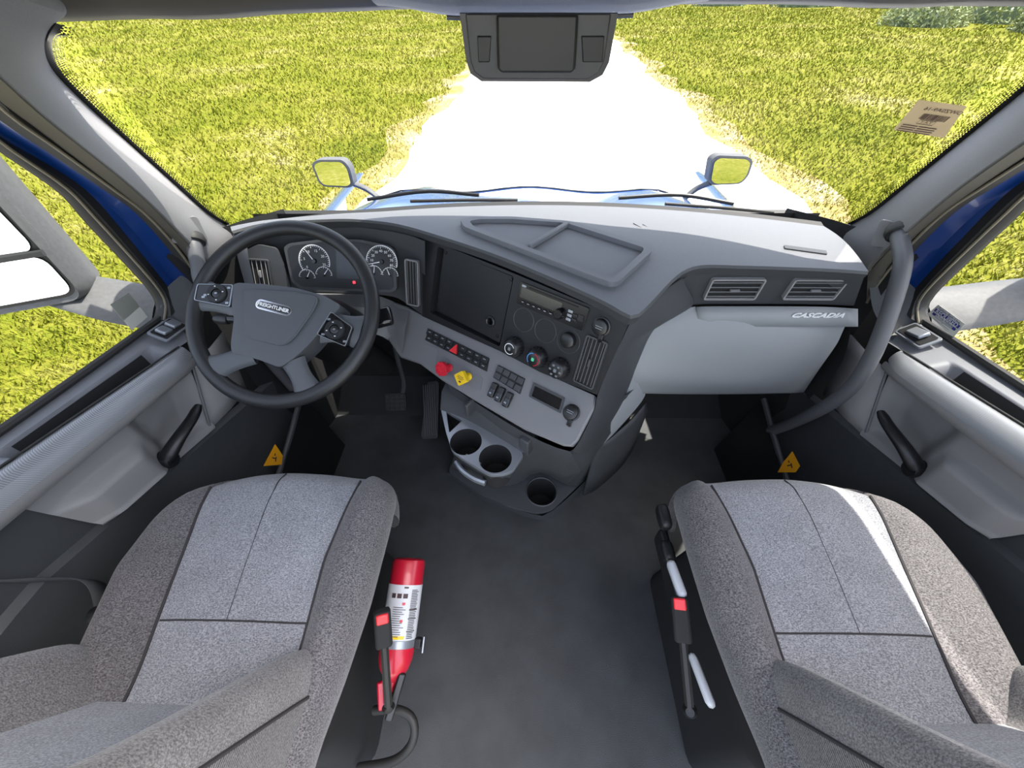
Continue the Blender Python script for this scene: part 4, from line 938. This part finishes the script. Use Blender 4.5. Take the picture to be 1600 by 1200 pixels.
# ================================================================== SEATS
def seat(s, name, label):
    T = thing(name, label, 'seat', (s*.6, .2, 0), 'front seats')
    X = lambda x, y, z: V((s*x, y, z))
    xo = lambda y: np.interp(y, [-.2, .0, .1, .25, .36, .42, .455, .475, .488], [.80, .80, .825, .862, .852, .825, .79, .745, .70])
    xi = lambda y: np.interp(y, [-.2, .0, .2, .35, .42, .45, .47], [.355, .345, .325, .322, .325, .335, .36])
    so_ = lambda y: np.interp(y, [-.1, .05, .2, .46], [.655, .674, .711, .768])
    si_ = lambda y: np.interp(y, [-.1, .13, .27, .475], [.41, .418, .43, .412])
    yfront = lambda x: np.interp(x, [.36, .42, .5, .61, .70, .75, .79, .825, .86], [.472, .482, .489, .492, .486, .472, .45, .41, .36])
    def z0(x, y):
        u = (x-.595)/.27
        z = .592+.012*sm(.45, .8, u)+.020*sm(-.55, -.85, u)+.006*math.cos(u*3)
        return z-.02*sm(.36, .50, y)+.012*sm(.10, -.02, y)
    def col(f, w, n=26):
        """points along y for lateral fraction w between curves"""
        return None
    def surf(nm, fa_, fb_, m, nx, edge=None, crown=.006):
        rows = []
        ysamp = list(np.linspace(-.12, 1, 30))
        for k in ysamp:
            r = []
            for w in np.linspace(0, 1, nx):
                y = k*.47; x = lerp(fa_(y), fb_(y), w); yf = yfront(x); y = k*yf if k > 0 else k*.47
                x = lerp(fa_(y), fb_(y), w); z = z0(x, y)+crown*math.sin(math.pi*w)**.7-.002
                z -= .03*sm(.90, 1.0, k)**2
                r.append(X(x, y, z))
            rows.append(r)
        x_ = [p for p in rows[-1]]
        rows.append([V((p.x, p.y+.012, p.z-.03)) for p in x_]); rows.append([V((p.x, p.y+.006, p.z-.09)) for p in x_]); rows.append([V((p.x, p.y-.03, p.z-.12)) for p in x_])
        if edge:
            out = []
            for r in rows:
                e = r[-1] if edge == 'b' else r[0]; sg = 1 if edge == 'b' else -1
                ex = [e+V((s*sg*.012, 0, -.012)), e+V((s*sg*.018, 0, -.04)), e+V((s*sg*.010, 0, -.085)), e+V((-s*sg*.03, 0, -.12))]
                out.append(r+ex if edge == 'b' else ex[::-1]+r)
            rows = out
        return grid(nm, rows, m, T, sub=1)
    surf('cushion_centre', si_, so_, 'fl', 13, crown=.007)
    surf('outer_bolster', so_, lambda y: xo(y)-.018, 'fd', 8, 'b', .006)
    surf('inner_bolster', lambda y: xi(y)+.018, si_, 'fd', 8, 'a', .016)
    zz = lambda x, y, c: z0(x, y)+c
    ys_ = np.linspace(-.05, .455, 12)
    tube('seam', [X(so_(y), y, zz(so_(y), y, -.001)) for y in np.linspace(-.05, .432, 12)], .0028, 'seam', T, n=6, seg=30)
    tube('seam', [X(si_(y), y, zz(si_(y), y, -.001)) for y in ys_], .0028, 'seam', T, n=6, seg=30)
    mx_ = lambda y: np.interp(y, [.155, .26, .49], [.566, .581, .61])
    if s > 0: mx_ = lambda y: np.interp(y, [.155, .26, .49], [.565, .578, .60])
    tube('seam', [X(mx_(y), y, zz(mx_(y), y, .0035-.022*sm(.46, .49, y))) for y in np.linspace(.158, .478, 12)], .0018, 'seam', T, n=6, seg=24)
    tube('seam', [X(x, .158, zz(x, .158, -.001+.006*math.sin(math.pi*(x-.42)/.275)**.7)) for x in np.linspace(.421, .695, 9)], .0018, 'seam', T, n=6, seg=20)
    # inner edge welt
    # backrest: centre, bolsters, ribbed side panel
    def yc(z): return .045-.33*(z-.58)
    zs = list(np.linspace(.54, 1.12, 16))
    grid('back_centre', [[X(x, yc(z)+.010*math.sin(math.pi*(x-.45)/.31)*0+.004, z) for x in np.linspace(.475, .735, 9)] for z in zs], 'fl', T, sub=1)
    for sg, nm in ((-1, 'back_bolster_inner'), (1, 'back_bolster_outer')):
        rows = []
        for z in zs:
            f_ = sm(.50, .60, z); k = .088*f_*(1-.3*sm(.62, .95, z)); c = .605
            w = .12; e = .222
            pr_ = [(w-.02, .0), (w, .008), (w+.03, k*.5), (w+.06, k*.88), (e-.016, k), (e, k*.88), (e+.010, k*.60), (e+.014, k*.22)]
            rows.append([X(c+sg*a, yc(z)+b, z) for a, b in pr_])
        o = grid('back_bolster', rows, 'fb', T, sub=1)
        tube('seam', [r[-1] for r in rows], .003, 'seam', T, n=6, seg=24)
        grid('back_side', [[r[-1] for r in rows], [V((r[-1].x-s*sg*.0, r[-1].y-.09, r[-1].z-.01)) for r in rows], [V((r[-1].x-s*sg*.03, r[-1].y-.2, r[-1].z-.02)) for r in rows]], 'fs', T)
    zt_ = zs[-1]; xt = np.linspace(.378, .832, 9)
    grid('back_top', [[X(x, yc(zt_)+.03, zt_-.01) for x in xt], [X(x, yc(zt_)-.02, zt_+.03) for x in xt], [X(x, yc(zt_)-.12, zt_+.03) for x in xt], [X(x, yc(zt_)-.175, zt_-.01) for x in xt]], 'fb', T, sub=1)
    grid('back_shell', [[X(x, yc(z)-.17, z) for x in np.linspace(.378, .832, 5)] for z in zs], 'panel', T)
    # base
    rows = [[V((s*x, y, z)) for x, y in [(a+.595, b+.2) for a, b in rrect(w, l, .05, 4)]] for w, l, z in ((.42, .52, .51), (.40, .50, .42), (.34, .46, .30), (.36, .48, .16), (.38, .50, .0))]
    grid('seat_base', rows, 'void', T, cu=True)
    return T
DS = seat(-1, 'driver_seat', 'grey cloth driver seat behind the steering wheel')
PS = seat(1, 'passenger_seat', 'grey cloth passenger seat in front of the glove box')
# passenger seat controls
def on_seat(px, py, x): return P(px, py, x=x)
for q, sz in (((1037, 808), (.03, .06, .035)), ((1043, 862), (.03, .05, .03))):
    box('control_knob', sz, 'black', PS, frame(on_seat(*q, .31), V((1, 0, 0)), V((0, 0, 1))), .01, sub=1)
box('control_panel', (.022, .20, .06), 'black', PS, frame(on_seat(1048, 900, .315), V((1, 0, .0)), V((0, .0, 1))), .008)
o = box('control_lever', (.02, .075, .03), 'wht', PS, frame(on_seat(1057, 905, .305), V((1, .1, 0)), V((-.3, 0, 1))), .008); o['label'] = 'pale grey seat lever'
o = box('control_lever', (.016, .085, .035), 'wht', PS, frame(on_seat(1096, 1062, .318), V((1, .1, 0)), V((-.5, .1, 1))), .01); o['label'] = 'pale grey recline lever'
# buckles
def buckle(q, x, label, down):
    c = P(*q, x=x); t = thing('seat_belt_buckle', label, 'buckle', P(*down, x=x), 'seat belt buckles')
    e = P(*down, x=x); ax_ = (c-e).normalized(); Fq = frame(c-ax_*.035, V((1, 0, 0)), V((0, .75, .65))); Fq = frame(c-ax_*.035, V((1, .1, 0)), (CAM-c).normalized()*.6+V((0, 0, .4)))
    u = ax_; nrm = ((CAM-c)-u*(CAM-c).dot(u)).normalized(); Fq = frame(c-u*.03, u, nrm)
    box('body', (.085, .034, .022), 'void', t, Fq, .006); box('release_button', (.022, .024, .008), 'orangered', t, at(Fq, .030, 0, .010), .003)
    tube('stalk', [c-u*.06, c.lerp(e, .6), e], .009, 'rubber', t, n=8, seg=12)
    lathe('anchor_bolt', [(0, .008), (.008, .008), (.012, .003), (.014, 0)], 'screw', t, frame(e, V((0, 1, 0)), nrm), 18)
buckle((597, 962), -.315, 'black belt buckle with red button beside the fire extinguisher', (607, 1105))
buckle((1062, 942), .30, 'black belt buckle with red button beside the passenger seat', (1078, 1110))
# driver seat belt at the left edge
t = thing('seat_belt', 'dark seat belt webbing hanging beside the driver seat near the door', 'seat belt', (-.9, .2, .3))
q = [P(-60, 905, x=-.93), P(0, 905, x=-.92), P(60, 902, x=-.91), P(115, 903, x=-.90), P(140, 920, x=-.89), P(150, 960, x=-.88)]
dn = V((0, .01, -.048)); grid('webbing', [rs(q, 24), [p+dn for p in rs(q, 24)]], 'doordark', t, solid=.002)
t2 = lathe('anchor_bolt', [(0, .01), (.010, .01), (.014, .004), (.016, 0)], 'screw', t, frame(q[-1], V((0, 1, 0)), V((1, 0, .3))), 16)
# hose under the driver seat
t = tube('air_hose', [P(585, 1110, z=.20), P(615, 1108, z=.22), P(640, 1118, z=.22), P(648, 1140, z=.21), P(640, 1168, z=.19), P(612, 1190, z=.15), P(560, 1200, z=.1)], .010, 'rubber', None, n=10, seg=28)
tag(t, 'looped black rubber hose on the floor behind the fire extinguisher', 'hose')

# ================================================================== FIRE EXTINGUISHER
xa = P(640, 872, z=.37); xb = P(610, 1085, z=.27)
FX0 = (xb-xa); FXl = FX0.length; ux = FX0.normalized(); nx = ((CAM-(xa+xb)/2)); nx = (nx-ux*nx.dot(ux)).normalized()
FX = frame(xa, nx.cross(ux) if False else nx, ux)                # local z runs from the flat end to the valve
t = thing('fire_extinguisher', 'red fire extinguisher strapped beside the driver seat', 'fire extinguisher', (xa+xb)/2)
r = .041; L = FXl
lathe('cylinder', [(0, 0), (r*.8, 0), (r*.95, .004), (r, .012), (r, L*.70), (r*.96, L*.76), (r*.80, L*.83), (r*.52, L*.885), (r*.36, L*.91), (r*.34, L)], 'redm', t, FX, 40)
lab = lathe('label_wrap', [(r+.0006, L*.205), (r+.0006, L*.66)], 'paper', t, FX, 40)
lathe('metal_band', [(r+.001, L*.61), (r+.0022, L*.612), (r+.0022, L*.665), (r+.001, L*.668)], 'silver', t, FX, 40)
# label print wrapped on the label
def wrap(name, items, m):
    vs = []; fs = []
    for a0, a1, h0, h1 in items:
        k = len(vs); na = 4
        for a in np.linspace(a0, a1, na): vs += [((r+.0012)*math.cos(a), (r+.0012)*math.sin(a), L*h0), ((r+.0012)*math.cos(a), (r+.0012)*math.sin(a), L*h1)]
        for i in range(na-1): fs.append((k+2*i, k+2*i+2, k+2*i+3, k+2*i+1))
    return mesh(name, vs, fs, m, lab, FX, smooth=False)
sgn = 1 if (FX.to_3x3() @ V((0, 1, 0))).x > 0 else -1
it = [(sgn*a, sgn*(a+.26), .27, .305) for a in (-.75, -.40, -.05)]
wrap('pictogram', it, 'ink')
it = [(sgn*.42, sgn*(.42+w), h, h+.006) for h, w in [(q, rng.uniform(.35, .5)) for q in np.arange(.24, .60, .0125)]]
it += [(sgn*-.55, sgn*(-.55+w), h, h+.005) for h, w in [(q, rng.uniform(.45, .75)) for q in np.arange(.37, .58, .016)]]
wrap('fine_print', it, 'char'); wrap('rule', [(sgn*.38, sgn*.95, h, h+.008) for h in (.385, .45, .54)], 'ink')
wrap('red_arrow', [(sgn*-.05, sgn*.12, .335, .355), (sgn*-.05, sgn*.1, .46, .48)], 'red'); wrap('yellow_strip', [(sgn*-.7, sgn*.3, .575, .60)], 'yellow')
wrap('maker_print', [(sgn*-.05, sgn*.2, .218, .23)], 'ink')
G = FX @ Matrix.Translation((0, 0, L*.64))
box('strap_clasp', (.016, .02, .022), 'screw', t, FX @ Matrix.Rotation(sgn*1.35, 4, 'Z') @ Matrix.Translation((r+.008, 0, L*.64)), .003)
box('clasp_lever', (.004, .016, .034), 'silver', t, FX @ Matrix.Rotation(sgn*1.5, 4, 'Z') @ Matrix.Translation((r+.02, 0, L*.655)), .001)
box('valve', (.028, .028, .04), 'screw', t, FX @ Matrix.Translation((0, 0, L*1.02)), .006)
box('valve_handle', (.012, .016, .055), 'redm', t, FX @ Matrix.Translation((.006, -sgn*.02, L*1.0)) @ Matrix.Rotation(.25, 4, 'X'), .004)
box('squeeze_lever', (.010, .018, .09), 'black', t, FX @ Matrix.Translation((.024, sgn*.012, L*.99)) @ Matrix.Rotation(-.2, 4, 'X'), .004)
lathe('pressure_gauge', [(0, .012), (.011, .012), (.013, .008), (.013, 0)], 'chrome', t, FX @ Matrix.Translation((.014, 0, L*1.03)) @ Matrix.Rotation(math.pi/2, 4, 'Y'), 20)
tube('bracket', [FX @ V((-r-.006, 0, .02)), FX @ V((-r-.006, 0, L*.9))], .012, 'black', t, n=8, seg=4, flat=.4)

# ================================================================== DOOR MIRRORS
def door_mirror(s, dx, label):
    T = thing('door_mirror', label, 'mirror', (s*1.2, .85, .8), 'door mirrors')
    X = lambda p: V((abs(p.x)*s, p.y, p.z))+V((s*dx, 0, 0))
    # frame of the head from the driver-side one
    a = P(8, 300, x=-1.19); b = P(118, 458, x=-1.19); up = (a-b).normalized(); nrm = V((.45, -1, .15)); Fh = frame(b, V((-1, -.45, 0)), V((.42, -1, .0)))
    upv = V((0, .07, 1)); side = V((-.92, -.39, .0)); n0 = side.cross(upv).normalized(); n0 = n0 if n0.y < 0 else -n0
    Fh = frame(P(118, 456, x=-1.19), side, n0); vx = Fh.to_3x3() @ V((0, 1, 0)); sg = 1 if vx.z > 0 else -1
    def L(x, y, z=0): return X(Fh @ V((x, sg*y, z)))
    def lp(pts, z): return [L(x, y, z) for x, y in pts]
    big = rpoly([(.0, .112), (.23, .112), (.25, .56), (.06, .56), (.015, .52)], .03, 5); sml = rpoly([(0, 0), (.22, -.0), (.23, .10), (0, .10)], .03, 5)
    out = rpoly([(-.012, -.02), (.235, -.02), (.27, .59), (.05, .59), (.0, .55)], .04, 6)
    def face(nm, pts, z, m): mesh(nm, lp(pts, z), [tuple(range(len(pts)))], m, T, smooth=False)
    face('flat_glass', big, .004, 'mirror'); face('convex_glass', sml, .004, 'mirror')
    cx = sum(p[0] for p in out)/len(out); cy = sum(p[1] for p in out)/len(out)
    rings = [(0.97, .0), (1.0, .006), (1.03, -.02), (1.07, -.07), (1.02, -.12), (.8, -.15), (.3, -.16)]
    face('glass_surround', out, .0, 'rubber')
    grid('housing', [lp([(cx+(x-cx)*k, cy+(y-cy)*k) for x, y in out], z) for k, z in rings], 'mhouse', T, cu=True)
    tube('divider', [L(-.01, .106, .006), L(.12, .106, .008), L(.235, .106, .006)], .008, 'rubber', T, n=8, seg=8)
    # arm from the door corner
    top = [P(247, 457, x=-1.05), P(200, 449, x=-1.12), P(150, 441, x=-1.19), P(60, 430, x=-1.32)]
    bot = [P(240, 521, x=-1.05), P(170, 508, x=-1.13), P(100, 489, x=-1.22), P(50, 474, x=-1.32)]
    tp_, bt_ = [X(p) if s < 0 else V((-p.x, p.y, p.z)) for p in top], [X(p) if s < 0 else V((-p.x, p.y, p.z)) for p in bot]
    if dx:
        tp_[-1] += V((s*dx, 0, 0)); bt_[-1] += V((s*dx, 0, 0)); tp_[2] += V((s*dx*.5, 0, 0)); bt_[2] += V((s*dx*.5, 0, 0)); tp_[1] += V((s*dx*.2, 0, 0)); bt_[1] += V((s*dx*.2, 0, 0))
    A, B = rs(tp_, 14), rs(bt_, 14)
    rows = []
    for p, q in zip(A, B):
        d_ = V((0, .05, 0)); m_ = (p+q)/2; rows.append([p, p.lerp(q, .3)+V((0, -.016, 0)), p.lerp(q, .7)+V((0, -.016, 0)), q, q+V((0, .03, .0)), m_+V((0, .07, 0)), p+V((0, .04, 0))])
    grid('arm', rows, 'mhouse', T, cu=True, sub=1)
    return T
door_mirror(-1, 0, 'large dusty grey door mirror outside the driver window')
door_mirror(1, .13, 'grey door mirror arm outside the passenger window')

# ================================================================== STICKERS
def plane_frame(pts, c=None):
    o = sum(pts, V())/len(pts); u = (pts[1]-pts[0]).normalized(); n = u.cross(pts[-1]-pts[0]).normalized()
    if n.dot(CAM-o) < 0: n = -n
    return frame(o, u, n)
# inventory sticker on the windshield (seen from behind, so mirrored)
pts = [P(1436, 156, y=.885), P(1510, 166, y=.86), P(1475, 216, y=.90), P(1396, 203, y=.93)]
Fs = plane_frame(pts); o2 = [(Fs.inverted() @ p)[:2] for p in pts]
w = (pts[1]-pts[0]).length; h = (pts[3]-pts[0]).length
t = tag(plate('window_sticker', o2, 'stick', None, Fs, .0004), 'pale inventory sticker with barcode at the right of the windshield', 'sticker')
mirr = Matrix.Diagonal((-1, 1, 1, 1))
text('sticker_lettering', 'OWZ0A9-16', w*.15, 'ink', t, at(Fs, w*.06, h*.30, .001) @ mirr, 0)
bx0 = []; x = -w*.28
while x < w*.28:
    b_ = rng.uniform(.006, .02)*w; bx0.append((x, -h*.02, x+b_, h*.16)); x += b_+rng.uniform(.006, .016)*w
bars('barcode', bx0, 'ink', t, at(Fs, w*.04, 0), .001)
bars('code_box', [(-w*.18, -h*.03, w*.18, -h*.045), (-w*.18, -h*.16, w*.18, -h*.175), (-w*.18, -h*.03, -w*.175, -h*.17), (w*.175, -h*.03, w*.18, -h*.17)], 'ink', t, Fs, .001)
text('sticker_code', 'Y.A.Y', w*.11, 'ink', t, at(Fs, 0, -h*.10, .001) @ mirr, 0)
bars('sticker_print', [(lerp(-.42, -.05, k % 2)*w, -h*(.24+.07*(k//2)), lerp(-.08, .36, k % 2)*w, -h*(.265+.07*(k//2))) for k in range(8)], 'ink', t, Fs, .001)
# belt sticker on the passenger window
pts = [P(1466, 476, x=1.028), P(1508, 506, x=1.028), P(1490, 527, x=1.028), P(1449, 491, x=1.028)]
Fs = plane_frame(pts); o2 = [(Fs.inverted() @ p)[:2] for p in pts]; w = (pts[1]-pts[0]).length; h = (pts[3]-pts[0]).length
t = tag(plate('window_sticker', o2, 'stickw', None, Fs, .0004), 'safety belt sticker in the front corner of the passenger window', 'sticker')
yf = 1 if (Fs.inverted() @ pts[0]).y > 0 else -1
text('sticker_lettering', 'Safety Belt Use', w*.13, 'inkblue', t, at(Fs, 0, h*.36, .001), 0)
bars('sticker_bar', [(-w*.46, h*.02, w*.46, h*.27)], 'inkblue', t, Fs, .0008); text('sticker_word', 'REQUIRED', w*.17, 'paper', t, at(Fs, 0, h*.145, .0015), 0, bold=.0003)
text('sticker_lettering', 'In This Vehicle', w*.11, 'inkblue', t, at(Fs, 0, -h*.09, .001), 0)
bars('sticker_print', [(-w*.3, -h*.26, w*.3, -h*.24), (-w*.02, -h*.34, w*.02, -h*.31), (-w*.3, -h*.42, w*.3, -h*.405)], 'inkblue', t, Fs, .001)
for x_ in (-.38, .38):
    bars('star_mark', [(w*(x_-.055), -h*.02-h*.22, w*(x_+.055), -h*.05)], 'inkblue', t, Fs, .001)
# back of the same sticker on the driver window
pts = [P(172, 476, x=-1.032), P(201, 457, x=-1.032), P(231, 495, x=-1.032), P(206, 516, x=-1.032)]
Fs = plane_frame(pts); tag(plate('window_sticker', [(Fs.inverted() @ p)[:2] for p in pts], 'stickw', None, Fs, .0004), 'blank pale sticker on the driver window over the mirror arm', 'sticker')
# amber step warnings by the door sills
for s, q, lb in ((-1, ((430, 694), (442, 712), (440, 726), (412, 728), (418, 716)), 'amber warning sticker on the driver-side door sill'), (1, ((1238, 705), (1250, 728), (1243, 738), (1215, 738), (1224, 722)), 'amber warning sticker on the passenger-side door sill')):
    c = P(*q[0], x=s*.835); Fs = frame(c, V((0, 1, .35)), V((-s*.9, 0, .35)))
    pts = [onf(Fs, *a) for a in q]; t = tag(plate('warning_sticker', pts, 'amber', None, Fs, .0006), lb, 'sticker')
    cx = sum(p[0] for p in pts)/len(pts); cy = sum(p[1] for p in pts)/len(pts)
    bars('warning_print', [(cx-.012, cy-.008, cx+.004, cy-.004), (cx-.004, cy-.006, cx+.0, cy+.008), (cx+.006, cy-.002, cx+.014, cy+.002)], 'ink', t, Fs, .0006)
